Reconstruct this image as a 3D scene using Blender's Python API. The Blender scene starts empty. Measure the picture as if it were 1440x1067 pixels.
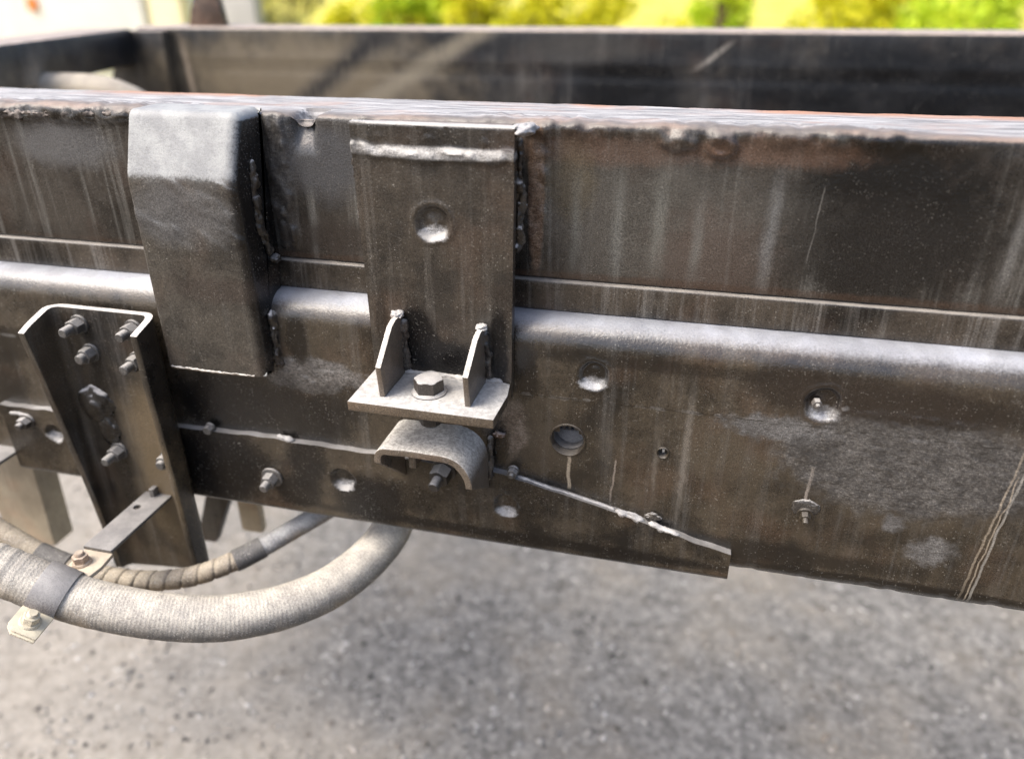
import bpy, bmesh, math, random
import numpy as np
from mathutils import Vector, Matrix
R = math.radians
scene = bpy.context.scene
COL = scene.collection
random.seed(7); rng = np.random.default_rng(7)

# ------------------------------------------------------------------ camera
CAM = Vector((0.24558, -0.68167, 1.35121))
yaw, pitch, roll = R(14.4), R(27.0), R(-0.35)
h = Vector((-math.sin(yaw), math.cos(yaw), 0)); up = Vector((0, 0, 1))
fw = h*math.cos(pitch) - up*math.sin(pitch)
rt = h.cross(up); uu = rt.cross(fw)
r2 = rt*math.cos(roll) + uu*math.sin(roll); u2 = -rt*math.sin(roll) + uu*math.cos(roll)
cd = bpy.data.cameras.new('camera'); cam = bpy.data.objects.new('camera', cd); COL.objects.link(cam)
cam.matrix_world = Matrix(((r2.x, u2.x, -fw.x, CAM.x), (r2.y, u2.y, -fw.y, CAM.y), (r2.z, u2.z, -fw.z, CAM.z), (0, 0, 0, 1)))
cd.sensor_fit = 'HORIZONTAL'; cd.sensor_width = 36.0; cd.lens = 36.0*1100/1440
cd.clip_start = 0.02; cd.clip_end = 2000
cd.dof.use_dof = True; cd.dof.focus_distance = 0.735; cd.dof.aperture_fstop = 2.4
scene.camera = cam

# ------------------------------------------------------------------ sky, sun, exposure
SUN = Vector((-0.60, -0.42, 1.05)).normalized()          # direction towards the sun
w = bpy.data.worlds.new('World'); scene.world = w; w.use_nodes = True
wn = w.node_tree.nodes; wl = w.node_tree.links
bg = wn['Background']; sky = wn.new('ShaderNodeTexSky'); sky.sky_type = 'NISHITA'; sky.sun_disc = False
sky.sun_elevation = math.asin(SUN.z); sky.sun_rotation = math.atan2(SUN.x, SUN.y)
sky.air_density = 0.8; sky.dust_density = 5.0; sky.ozone_density = 0.7
wl.new(sky.outputs[0], bg.inputs[0]); bg.inputs[1].default_value = 0.15
sl = bpy.data.lights.new('sun', 'SUN'); sl.energy = 1.4; sl.angle = R(30); sl.color = (1, 0.95, 0.87)
so = bpy.data.objects.new('sun', sl); COL.objects.link(so); so.location = (0, 0, 8)
so.rotation_euler = SUN.to_track_quat('Z', 'Y').to_euler()
scene.view_settings.view_transform = 'Standard'; scene.view_settings.look = 'None'
scene.view_settings.gamma = 1.0; scene.view_settings.exposure = 1.18
scene.render.engine = 'CYCLES'
scene.cycles.use_denoising = True
scene.cycles.max_bounces = 4; scene.cycles.diffuse_bounces = 2; scene.cycles.glossy_bounces = 2; scene.cycles.transmission_bounces = 2

# ------------------------------------------------------------------ numpy value noise
def _hash(ix, iy, iz, s):
    n = (ix*374761393 + iy*668265263 + iz*2147483647 + s*1274126177) & 0xffffffff
    n = ((n ^ (n >> 13))*1274126177) & 0xffffffff
    return ((n ^ (n >> 16)) & 0xffff)/65535.0
def vn(x, y, z, s=0):
    x, y, z = np.broadcast_arrays(np.asarray(x, float), np.asarray(y, float), np.asarray(z, float))
    ix, iy, iz = [np.floor(a).astype(np.int64) for a in (x, y, z)]
    fx, fy, fz = x-ix, y-iy, z-iz
    fx, fy, fz = [a*a*(3-2*a) for a in (fx, fy, fz)]
    o = 0
    for dx in (0, 1):
        for dy in (0, 1):
            for dz in (0, 1):
                o = o + _hash(ix+dx, iy+dy, iz+dz, s)*(fx if dx else 1-fx)*(fy if dy else 1-fy)*(fz if dz else 1-fz)
    return o*2-1
def fbm(x, y, z, s=0, o=4):
    t = 0; a = 0.5; f = 1.0
    for k in range(o):
        t = t + a*vn(x*f, y*f, z*f, s+k); a *= 0.5; f *= 2.03
    return t
def sstep(a, b, x):
    t = np.clip((x-a)/(b-a), 0, 1); return t*t*(3-2*t)

# ------------------------------------------------------------------ object helpers
def empty(name, loc=(0, 0, 0)):
    o = bpy.data.objects.new(name, None); COL.objects.link(o); o.location = loc; o.empty_display_size = 0.05
    return o
def tag(o, label=None, cat=None, group=None, kind=None):
    for k, v in (('label', label), ('category', cat), ('group', group), ('kind', kind)):
        if v: o[k] = v
    return o
def link(name, me, mat, parent=None, smooth=True, sharp=None):
    if mat is not None: me.materials.append(mat)
    if smooth:
        me.polygons.foreach_set('use_smooth', [True]*len(me.polygons))
        if sharp is not None: me.set_sharp_from_angle(angle=R(sharp))
    o = bpy.data.objects.new(name, me); COL.objects.link(o)
    if parent is not None:
        o.parent = parent
        p = parent; off = Vector((0, 0, 0))
        while p is not None: off += p.location; p = p.parent
        o.location = -off                 # meshes are written in world coordinates
    return o
def mesh_from(name, V, F, mat, parent=None, smooth=True, sharp=40):
    me = bpy.data.meshes.new(name)
    me.from_pydata([tuple(v) for v in V], [], [tuple(int(i) for i in f) for f in F]); me.update()
    return link(name, me, mat, parent, smooth, sharp)
def bm_obj(name, bm, mat, parent=None, bevel=0.0, smooth=True, sharp=35, segs=2):
    bmesh.ops.recalc_face_normals(bm, faces=bm.faces)
    if bevel:
        es = [e for e in bm.edges if len(e.link_faces) == 2 and e.calc_face_angle(0) > R(25)]
        bmesh.ops.bevel(bm, geom=es, offset=bevel, segments=segs, profile=0.6, affect='EDGES', clamp_overlap=True)
    me = bpy.data.meshes.new(name); bm.to_mesh(me); bm.free()
    return link(name, me, mat, parent, smooth, sharp)
def add_box(bm, x0, x1, y0, y1, z0, z1):
    v = [bm.verts.new((x, y, z)) for z in (z0, z1) for y in (y0, y1) for x in (x0, x1)]
    for f in ((0, 1, 3, 2), (4, 6, 7, 5), (0, 4, 5, 1), (2, 3, 7, 6), (0, 2, 6, 4), (1, 5, 7, 3)):
        bm.faces.new([v[i] for i in f])
def box(name, x0, x1, y0, y1, z0, z1, mat, parent=None, bevel=0.001):
    bm = bmesh.new(); add_box(bm, x0, x1, y0, y1, z0, z1)
    return bm_obj(name, bm, mat, parent, bevel)
def extrude_poly(name, pts, axis, a, b, mat, parent=None, bevel=0.0008):
    """pts: 2-D outline; axis 'x' (pts = y,z), 'y' (pts = x,z), 'z' (pts = x,y)"""
    def P(p, t): return {'x': (t, p[0], p[1]), 'y': (p[0], t, p[1]), 'z': (p[0], p[1], t)}[axis]
    bm = bmesh.new()
    A = [bm.verts.new(P(p, a)) for p in pts]; B = [bm.verts.new(P(p, b)) for p in pts]
    n = len(pts); bm.faces.new(A); bm.faces.new(B[::-1])
    for i in range(n): bm.faces.new((A[i], A[(i+1) % n], B[(i+1) % n], B[i]))
    return bm_obj(name, bm, mat, parent, bevel)
def roundpoly(pts, rad, seg=8):
    out = []; n = len(pts)
    for i in range(n):
        p = np.array(pts[i], float); a = np.array(pts[i-1], float); b = np.array(pts[(i+1) % n], float); r = rad[i]
        if r <= 0: out.append(p); continue
        u = (a-p)/np.linalg.norm(a-p); v = (b-p)/np.linalg.norm(b-p)
        ang = math.acos(np.clip(u@v, -1, 1)); d = r/math.tan(ang/2)
        c = p + (u+v)/np.linalg.norm(u+v)*r/math.sin(ang/2)
        p0 = p+u*d; p1 = p+v*d; a0 = math.atan2(*(p0-c)[::-1]); a1 = math.atan2(*(p1-c)[::-1])
        da = (a1-a0+math.pi) % (2*math.pi)-math.pi
        for k in range(seg+1):
            t = a0+da*k/seg; out.append(c+r*np.array((math.cos(t), math.sin(t))))
    return np.array(out)
def densify(poly, lens):
    """subdivide a closed polyline; lens(mid) gives the segment length wanted there"""
    out = []
    for i in range(len(poly)):
        a = poly[i]; b = poly[(i+1) % len(poly)]; L = np.linalg.norm(b-a)
        k = max(1, int(round(L/lens((a+b)/2))))
        for j in range(k): out.append(a+(b-a)*j/k)
    return np.array(out)
def sweep(name, prof, xs, hfun, mat, parent=None, holes=(), caps=True, sharp=None):
    """closed (y,z) profile, wound so the outside is on the left of travel is fixed by area sign; vertices pushed along the outward normal by hfun"""
    n = len(prof)
    area = 0.5*sum(prof[i][0]*prof[(i+1) % n][1]-prof[(i+1) % n][0]*prof[i][1] for i in range(n))
    t = np.roll(prof, -1, 0)-np.roll(prof, 1, 0)
    nr = np.stack((t[:, 1], -t[:, 0]), 1)*(1 if area > 0 else -1)
    nr /= np.linalg.norm(nr, axis=1)[:, None]+1e-12
    X, K = np.meshgrid(xs, np.arange(n), indexing='ij')
    Y = prof[K, 0]; Z = prof[K, 1]; NY = nr[K, 0]; NZ = nr[K, 1]
    hh = hfun(X, Y, Z, NY, NZ) if hfun else 0*X
    V = np.stack((X, Y+NY*hh, Z+NZ*hh), -1).reshape(-1, 3)
    m = len(xs)
    i, k = np.meshgrid(np.arange(m-1), np.arange(n), indexing='ij'); k2 = (k+1) % n
    F = np.stack((i*n+k, i*n+k2, (i+1)*n+k2, (i+1)*n+k), -1).reshape(-1, 4)
    if area < 0: F = F[:, ::-1]
    if len(holes):
        c = V[F].mean(1); keep = np.ones(len(F), bool)
        for (hx, hz, hr) in holes: keep &= ~((np.hypot(c[:, 0]-hx, c[:, 2]-hz) < hr) & (c[:, 1] < -0.02))
        F = F[keep]
    F = [list(f) for f in F]
    if caps:
        a = list(range(n)); b = [(m-1)*n+q for q in range(n)]
        F.append(a[::-1] if area > 0 else a); F.append(b if area > 0 else b[::-1])
        F[-2] = F[-2][::-1] if area > 0 else F[-2]; F[-1] = F[-1][::-1] if area > 0 else F[-1]
    me = bpy.data.meshes.new(name); me.from_pydata(V.tolist(), [], F); me.update()
    bm = bmesh.new(); bm.from_mesh(me); bmesh.ops.recalc_face_normals(bm, faces=bm.faces); bm.to_mesh(me); bm.free()
    return link(name, me, mat, parent, True, sharp)
def catmull(P, step):
    P = [np.array(p, float) for p in P]; P = [2*P[0]-P[1]]+P+[2*P[-1]-P[-2]]
    out = []
    for i in range(1, len(P)-2):
        L = np.linalg.norm(P[i+1]-P[i]); k = max(2, int(L/step))
        for j in range(k):
            t = j/k; a, b, c, d = P[i-1], P[i], P[i+1], P[i+2]
            out.append(0.5*((2*b)+(c-a)*t+(2*a-5*b+4*c-d)*t*t+(3*b-a-3*c+d)*t**3))
    out.append(P[-2]); return np.array(out)
def tube(name, path, rad, mat, parent=None, sides=20, rfun=None, caps=True, flat=1.0):
    """tube along a polyline with a UV map: u = metres along it, v = turn"""
    path = np.array(path); n = len(path)
    T = np.gradient(path, axis=0); T /= np.linalg.norm(T, axis=1)[:, None]
    N = np.zeros_like(T); ref = np.array((0, 0, 1.0)) if abs(T[0][2]) < 0.9 else np.array((0, 1.0, 0))
    N[0] = ref-T[0]*(ref@T[0]); N[0] /= np.linalg.norm(N[0])
    for i in range(1, n):
        v = N[i-1]-T[i]*(N[i-1]@T[i]); N[i] = v/np.linalg.norm(v)
    B = np.cross(T, N)
    s = np.concatenate(([0], np.cumsum(np.linalg.norm(np.diff(path, axis=0), axis=1))))
    th = np.arange(sides)/sides*2*math.pi
    S, TH = np.meshgrid(s, th, indexing='ij')
    rr = rad*np.ones_like(S)
    if rfun: rr = rr+rfun(S, TH, s[-1])
    V = path[:, None, :]+rr[..., None]*(np.cos(TH)[..., None]*N[:, None, :]*flat+np.sin(TH)[..., None]*B[:, None, :])
    V = V.reshape(-1, 3); F = []; UV = []
    for i in range(n-1):
        for k in range(sides):
            k2 = (k+1) % sides
            F.append((i*sides+k, i*sides+k2, (i+1)*sides+k2, (i+1)*sides+k))
            UV += [(s[i], k/sides), (s[i], (k+1)/sides), (s[i+1], (k+1)/sides), (s[i+1], k/sides)]
    me = bpy.data.meshes.new(name)
    if caps:
        F.append(tuple(range(sides))[::-1]); F.append(tuple((n-1)*sides+k for k in range(sides))); UV += [(0, 0)]*(2*sides)
    me.from_pydata(V.tolist(), [], F); me.update()
    uv = me.uv_layers.new(name='UVMap'); uv.data.foreach_set('uv', np.array(UV).ravel())
    return link(name, me, mat, parent, True, 50)
def bead(name, path, r, mat, parent=None, seed=0, step=0.0016, rough=0.35, ripple=0.006, flat=1.0):
    p = catmull(path, step)
    p = p+np.stack([fbm(p[:, 0]*90+7*q, p[:, 1]*90, p[:, 2]*90, seed+q, 3) for q in range(3)], 1)*r*0.5
    def rf(S, TH, L):
        e = np.clip(np.minimum(S, L-S)/(r*1.2), 0.02, 1)**0.5
        x = r*(1+rough*fbm(S/r*0.45, np.cos(TH)*1.1, np.sin(TH)*1.1, seed, 4)*1.5+0.05*np.sin(S/ripple*6.283))*e
        return x-r
    return tube(name, p, r, mat, parent, 14, rf, True, flat)
def lump(name, c, rx, ry, rz, mat, parent=None, seed=0, amp=0.5, sub=4):
    bm = bmesh.new(); bmesh.ops.create_icosphere(bm, subdivisions=sub, radius=1)
    for v in bm.verts:
        d = v.co.copy(); k = 1+amp*float(fbm(d.x*1.5+seed, d.y*1.5, d.z*1.5, seed, 4))+0.12*float(vn(d.x*7, d.y*7, d.z*7, seed+9))
        v.co = Vector((c[0]+d.x*rx*k, c[1]+d.y*ry*k, c[2]+d.z*rz*k))
    return bm_obj(name, bm, mat, parent, 0, True, None)
def hexring(r, n=6, ph=0): return [(r*math.cos(ph+i*2*math.pi/n), r*math.sin(ph+i*2*math.pi/n)) for i in range(n)]
def fastener(name, loc, axis, mat, parent, af=0.019, height=0.012, washer=0.0, stud_r=0.0, stud_len=0.0, ph=0.2, flange=0.0, stem=0.0):
    """washer + hexagon with chamfered corners + threaded stud, along axis, one mesh"""
    bm = bmesh.new(); ax = Vector(axis).normalized()
    q = Vector((0, 0, 1)).rotation_difference(ax); L = Vector(loc)
    def ring(r, z, n=24, hexa=None):
        out = []
        for i in range(n):
            t = ph+i*2*math.pi/n; rr = r
            if hexa is not None:
                a = ((t-ph) % (math.pi/3))-math.pi/6
                rr = min(r, hexa/2/math.cos(a))
            out.append(bm.verts.new(L+q @ Vector((rr*math.cos(t), rr*math.sin(t), z))))
        return out
    def stack(rs, close=True):
        for a, b in zip(rs, rs[1:]):
            for i in range(len(a)): bm.faces.new((a[i], a[(i+1) % len(a)], b[(i+1) % len(a)], b[i]))
        bm.faces.new(rs[0][::-1]); bm.faces.new(rs[-1])
    z = 0
    if washer:
        stack([ring(washer, 0), ring(washer, 0.0022), ring(washer*0.97, 0.0026)]); z = 0.0026
    if flange:
        stack([ring(flange, z, 36), ring(flange, z+0.0012, 36), ring(flange*0.9, z+0.0028, 36)]); z += 0.0027
    C = af/2/math.cos(math.pi/6)
    n = 48
    stack([ring(C*0.985, z, n, af), ring(C*1.01, z+0.0008, n, af), ring(C*1.01, z+height*0.86, n, af), ring(C*0.95, z+height*0.95, n, af), ring(C*0.86, z+height, n, af)])
    if stud_len:
        rs = []; k = int(stud_len/0.0009)
        for i in range(k): rs.append(ring(stud_r*(1.0 if i % 2 else 0.9), z+height*0.9+i*stud_len/k, 20))
        rs.append(ring(stud_r*0.8, z+height*0.9+stud_len, 20)); stack(rs)
    return bm_obj(name, bm, mat, parent, 0, True, 28)

# ------------------------------------------------------------------ node helpers
class NB:
    def __init__(s, name):
        s.m = bpy.data.materials.new(name); s.m.use_nodes = True; s.t = s.m.node_tree; s.N = s.t.nodes; s.L = s.t.links
        s.b = s.N['Principled BSDF']; s._p = None; s.cache = {}
    def new(s, t): return s.N.new(t)
    def put(s, sock, v):
        if hasattr(v, 'is_output'): s.L.new(v, sock)
        elif isinstance(v, (tuple, list)) and len(v) == 3 and sock.type == 'RGBA': sock.default_value = (*v, 1)
        else: sock.default_value = v
    def pos(s):
        if s._p is None: s._p = s.new('ShaderNodeNewGeometry')
        return s._p.outputs['Position']
    def nz(s):
        s.pos(); x = s.new('ShaderNodeSeparateXYZ'); s.L.new(s._p.outputs['Normal'], x.inputs[0]); return x.outputs[2]
    def island(s): s.pos(); return s._p.outputs['Random Per Island']
    def scl(s, v, k):
        n = s.new('ShaderNodeVectorMath'); n.operation = 'MULTIPLY'; s.put(n.inputs[0], v); n.inputs[1].default_value = k; return n.outputs[0]
    def vadd(s, v, k):
        n = s.new('ShaderNodeVectorMath'); n.operation = 'ADD'; s.put(n.inputs[0], v); s.put(n.inputs[1], k); return n.outputs[0]
    def noise(s, vec, scale, detail=3, rough=0.55, dist=0.0):
        key = None
        if s._p is not None and vec == s._p.outputs['Position'] and dist == 0:
            key = (scale, detail)
            if key in s.cache: return s.cache[key]
        o = s._noise(vec, scale, detail, rough, dist)
        if key: s.cache[key] = o
        return o
    def _noise(s, vec, scale, detail, rough, dist):
        n = s.new('ShaderNodeTexNoise'); s.put(n.inputs['Vector'], vec); n.inputs['Scale'].default_value = scale
        n.inputs['Detail'].default_value = detail; n.inputs['Roughness'].default_value = rough; n.inputs['Distortion'].default_value = dist
        return n.outputs['Fac']
    def noisec(s, vec, scale, detail=2):
        n = s.new('ShaderNodeTexNoise'); s.put(n.inputs['Vector'], vec); n.inputs['Scale'].default_value = scale; n.inputs['Detail'].default_value = detail
        return n.outputs['Color']
    def vor(s, vec, scale, feat='F1', out='Distance', rnd=1.0):
        n = s.new('ShaderNodeTexVoronoi'); n.feature = feat; s.put(n.inputs['Vector'], vec); n.inputs['Scale'].default_value = scale
        n.inputs['Randomness'].default_value = rnd
        return n.outputs[out]
    def ma(s, op, a, b=None, c=None, clamp=False):
        n = s.new('ShaderNodeMath'); n.operation = op; n.use_clamp = clamp; s.put(n.inputs[0], a)
        if b is not None: s.put(n.inputs[1], b)
        if c is not None: s.put(n.inputs[2], c)
        return n.outputs[0]
    def ss(s, v, a, b, lo=0.0, hi=1.0):
        n = s.new('ShaderNodeMapRange'); n.interpolation_type = 'SMOOTHSTEP'; s.put(n.inputs[0], v)
        if a <= b: n.inputs[1].default_value = a; n.inputs[2].default_value = b; n.inputs[3].default_value = lo; n.inputs[4].default_value = hi
        else: n.inputs[1].default_value = b; n.inputs[2].default_value = a; n.inputs[3].default_value = hi; n.inputs[4].default_value = lo
        return n.outputs[0]
    def mix(s, f, a, b, mode='MIX'):
        n = s.new('ShaderNodeMix'); n.data_type = 'RGBA'; n.blend_type = mode; s.put(n.inputs[0], f); s.put(n.inputs[6], a); s.put(n.inputs[7], b); return n.outputs[2]
    def mixf(s, f, a, b):
        n = s.new('ShaderNodeMix'); n.data_type = 'FLOAT'; s.put(n.inputs[0], f); s.put(n.inputs[2], a); s.put(n.inputs[3], b); return n.outputs[0]
    def sep(s, v):
        n = s.new('ShaderNodeSeparateXYZ'); s.put(n.inputs[0], v); return n.outputs
    def ellipse(s, cx, cz, rx, rz, warp=0.35, wscale=40, soft=0.35):
        """mask of a ragged stain, painted shade and reflection on a vertical face, centre and radii in metres"""
        v = s.vadd(s.pos(), (-cx, 0, -cz)); v = s.scl(v, (1/rx, 0, 1/rz))
        n = s.new('ShaderNodeVectorMath'); n.operation = 'LENGTH'; s.put(n.inputs[0], v)
        d = s.ma('ADD', n.outputs['Value'], s.ma('MULTIPLY', s.ma('SUBTRACT', s.noise(s.pos(), wscale, 3, 0.65), 0.5), warp*2))
        return s.ss(d, 1.0+soft/2, 1.0-soft/2)
    def drip(s, x0, z0, x1, z1, wd, wig=0.002):  # run marks, and on the far beam painted sunlight and shadow
        o = s.sep(s.pos())
        t = s.ma('DIVIDE', s.ma('SUBTRACT', o[2], z0), z1-z0)
        xc = s.ma('ADD', s.ma('MULTIPLY', t, x1-x0), x0)
        wv = s.ma('MULTIPLY', s.ma('SUBTRACT', s.noise(s.vadd(s.scl(s.pos(), (0, 0, 1)), (x0*3.7, x0*9.1, 0)), 45, 3), 0.5), wig*2)
        d = s.ma('ABSOLUTE', s.ma('SUBTRACT', s.ma('ADD', o[0], wv), xc))
        m = s.ss(d, wd, wd*(0.35 if wd < 0.0035 else 0.0))
        m = s.ma('MULTIPLY', m, s.ma('MULTIPLY', s.ss(t, -0.03, 0.05 if wd < 0.0035 or wd > 0.02 else 0.45), s.ss(t, 1.03, 0.9 if wd < 0.0035 or wd > 0.02 else 0.6)))
        return s.ma('MULTIPLY', m, s.ss(s.noise(s.scl(s.pos(), (1, 1, 0.12)), 160, 2), 0.2, 0.6, 0.35, 1.0))
    def finish(s, col, rough, height=None, bs=0.4, bd=0.001, spec=0.5, metal=0.0):
        s.put(s.b.inputs['Base Color'], col); s.put(s.b.inputs['Roughness'], rough); s.b.inputs['Specular IOR Level'].default_value = spec
        s.put(s.b.inputs['Metallic'], metal)
        if height is not None:
            b = s.new('ShaderNodeBump'); b.inputs['Strength'].default_value = bs; b.inputs['Distance'].default_value = bd
            s.put(b.inputs['Height'], height); s.L.new(b.outputs[0], s.b.inputs['Normal'])
        return s.m

def dusty_paint(name, dark=(0.010, 0.0095, 0.009), brown=(0.105, 0.080, 0.055), cover=(0.42, 0.60), streak=0.35, streak_col=(0.17, 0.165, 0.155),
                speck=0.8, top=(0.46, 0.45, 0.42), topn=(0.25, 0.8), patches=(), drip_light_bands=(), extra=None, rough=(0.20, 0.36), bump=0.5, sx=55, topfun=None, ior=1.5, dustk=1.0, spec=0.5):
    """weathered black chassis paint under road dust: broad dust film, run marks down the face, specks, dust settled on what faces up; patches and bands also carry painted light and shade"""
    n = NB(name); P = n.pos()
    big = n.noise(P, 9, 4, 0.62); mid = n.noise(P, 42, 4, 0.65); fine = n.noise(P, 420, 3, 0.72)
    f = n.ss(n.ma('ADD', n.ma('MULTIPLY', big, 0.78), n.ma('MULTIPLY', mid, 0.22)), *cover)
    f = n.ma('MULTIPLY', f, n.ss(fine, 0.2, 0.7, 0.6, 1.0))
    col = n.mix(f, dark, brown)
    tint = n.noise(P, 15, 2); col = n.mix(n.ma('MULTIPLY', n.ss(tint, 0.5, 0.75), 0.35), col, (brown[0]*1.15, brown[1]*0.85, brown[2]*0.75))
    s1 = n.noise(n.scl(P, (1, 1, 0.05)), sx, 4, 0.6); s2 = n.noise(n.scl(P, (1, 1, 0.035)), sx*4.5, 3, 0.6)
    sm = n.ma('MULTIPLY', n.ss(n.ma('ADD', n.ma('MULTIPLY', s1, 0.62), n.ma('MULTIPLY', s2, 0.38)), 0.48, 0.70), streak)
    col = n.mix(sm, col, streak_col)
    stretch = n.noise(n.scl(P, (1, 1, 2.2)), 260, 3, 0.7)
    rg = n.mixf(f, rough[0], rough[1]); hgt = n.ma('ADD', n.ma('MULTIPLY', fine, 0.6), n.ma('MULTIPLY', mid, 0.8))
    for p in patches:
        m = n.ma('MULTIPLY', n.ellipse(*p['at'], p.get('warp', 0.35), p.get('ws', 40), p.get('soft', 0.4)), p.get('k', 1.0))
        c = p['c']
        if p.get('mottle'):
            c = n.mix(n.ss(n.ma('ADD', n.ma('MULTIPLY', stretch, 0.6), n.ma('MULTIPLY', mid, 0.4)), 0.40, 0.66), c, p['mottle'])
        col = n.mix(m, col, c)
        if 'r' in p: rg = n.mixf(m, rg, p['r'])
    for d in drip_light_bands:
        m = n.ma('MULTIPLY', n.drip(*d[0]), d[2]); col = n.mix(m, col, d[1]); rg = n.mixf(m, rg, 0.8)
    if extra: col, hgt = extra(n, col, hgt)
    # specks and short fibres of dried splash
    v = n.vadd(P, n.scl(n.noisec(P, 420, 1), (0.0028, 0.0028, 0.0028)))
    v1 = n.new('ShaderNodeTexVoronoi'); n.L.new(v, v1.inputs['Vector']); v1.inputs['Scale'].default_value = 520
    sp = n.ma('MULTIPLY', n.ss(v1.outputs['Distance'], 0.42, 0.15), n.ss(n.sep(v1.outputs['Color'])[0], 0.62, 0.95))
    v2 = n.new('ShaderNodeTexVoronoi'); n.L.new(n.scl(v, (1, 1, 0.5)), v2.inputs['Vector']); v2.inputs['Scale'].default_value = 190; c2 = n.sep(v2.outputs['Color'])
    sp = n.ma('MAXIMUM', n.ma('MULTIPLY', sp, 0.62), n.ma('MULTIPLY', n.ss(v2.outputs['Distance'], n_speck[0], n_speck[1]), n.ss(c2[1], 0.80, 0.97)))
    v3 = n.new('ShaderNodeTexVoronoi'); n.L.new(n.scl(n.vadd(P, n.scl(n.noisec(P, 90, 1), (0.012, 0.012, 0.012))), (0.28, 1, 1)), v3.inputs['Vector']); v3.inputs['Scale'].default_value = 330
    sp = n.ma('MAXIMUM', sp, n.ma('MULTIPLY', n.ma('MULTIPLY', n.ss(v3.outputs['Distance'], 0.22, 0.08), n.ss(n.sep(v3.outputs['Color'])[2], 0.86, 0.97)), 0.7))
    sp = n.ma('MULTIPLY', n.ma('MULTIPLY', sp, n.ss(mid, 0.36, 0.66, 0.05, 1.0)), speck*0.8)
    col = n.mix(sp, col, (0.34, 0.325, 0.29))
    grain = n.noise(P, 900, 2, 0.7)
    col = n.mix(1.0, col, n.mix(n.ss(grain, 0.3, 0.7), (0.55, 0.55, 0.55), (1.5, 1.5, 1.5)), 'MULTIPLY')
    # settled dust; the rail and saddle tops also hold painted sky sheen
    up_ = n.ma('MULTIPLY', n.ss(n.ma('ADD', n.nz(), n.ma('MULTIPLY', n.ma('SUBTRACT', fine, 0.5), 0.35)), *topn), n.ss(grain, 0.2, 0.6, 0.7, 1.0))
    if dustk < 1: up_ = n.ma('MULTIPLY', up_, n.ss(n.ma('ADD', big, n.ma('MULTIPLY', n.ma('SUBTRACT', mid, 0.5), 0.6)), 0.42, 0.66, dustk, 1.0))
    if topfun: tc = topfun(n)
    else: tc = n.mix(n.ss(mid, 0.35, 0.65), top, (top[0]*0.72, top[1]*0.72, top[2]*0.74))
    col = n.mix(up_, col, tc)
    rg = n.mixf(up_, rg, 0.62)
    n.b.inputs['IOR'].default_value = ior
    return n.finish(col, rg, hgt, bump, 0.0013, spec)

n_speck = (0.12, 0.03)
RUST = (0.13, 0.062, 0.034); GREYWORN = (0.085, 0.082, 0.078); GREYLT = (0.27, 0.265, 0.255); SHADE_BLACK = (0.0045, 0.0045, 0.005)  # the near-black is for shade and dark reflections painted into the colour
def seam(n, col, hgt):
    o = n.sep(n.pos())
    d = n.ma('ABSOLUTE', n.ma('SUBTRACT', n.ma('ADD', o[2], n.ma('MULTIPLY', n.ma('SUBTRACT', n.noise(n.pos(), 35, 4), 0.5), 0.006)), 0.9965))
    m = n.ma('MULTIPLY', n.ss(d, 0.0011, 0.0003), n.ss(o[0], 0.04, 0.09))
    m2 = n.ma('MULTIPLY', n.ss(d, 0.0026, 0.0010), n.ss(n.noise(n.pos(), 90, 3), 0.45, 0.6))
    col = n.mix(n.ma('MULTIPLY', m2, 0.25), col, GREYLT)
    return n.mix(n.ma('MULTIPLY', n.ma('MULTIPLY', m, 0.7), n.ss(n.noise(n.pos(), 35, 4), 0.35, 0.6)), col, (0.012, 0.010, 0.008)), hgt
TAN = (0.36, 0.30, 0.22)
def dust_top(n):
    P = n.pos(); a = n.noise(P, 60, 4, 0.65); b = n.noise(P, 320, 3, 0.75)
    c = n.mix(n.ss(b, 0.32, 0.66), (0.36, 0.34, 0.305), (0.72, 0.70, 0.65))
    return n.mix(n.ma('MULTIPLY', n.ss(a, 0.5, 0.7), 0.6), c, (0.26, 0.245, 0.22))
def shelf_top(n):
    P = n.pos(); a = n.noise(P, 38, 4, 0.65); b = n.noise(P, 210, 3, 0.7)
    c = n.mix(n.ss(b, 0.3, 0.7), (0.33, 0.327, 0.315), (0.54, 0.535, 0.515))
    o = n.sep(P); v = n.scl(n.vadd(P, (-0.014, 0.070, 0)), (1/0.036, 1/0.022, 0)); ln = n.new('ShaderNodeVectorMath'); ln.operation = 'LENGTH'; n.put(ln.inputs[0], v)
    worn = n.ss(n.ma('ADD', ln.outputs['Value'], n.ma('MULTIPLY', n.ma('SUBTRACT', a, 0.5), 2.4)), 1.3, 0.5)
    c = n.mix(n.ma('MULTIPLY', worn, n.ss(b, 0.35, 0.6, 0.45, 0.9)), c, (0.14, 0.145, 0.155))
    return n.mix(n.ma('MULTIPLY', n.ss(a, 0.52, 0.7), 0.5), c, (0.30, 0.29, 0.27))
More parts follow.
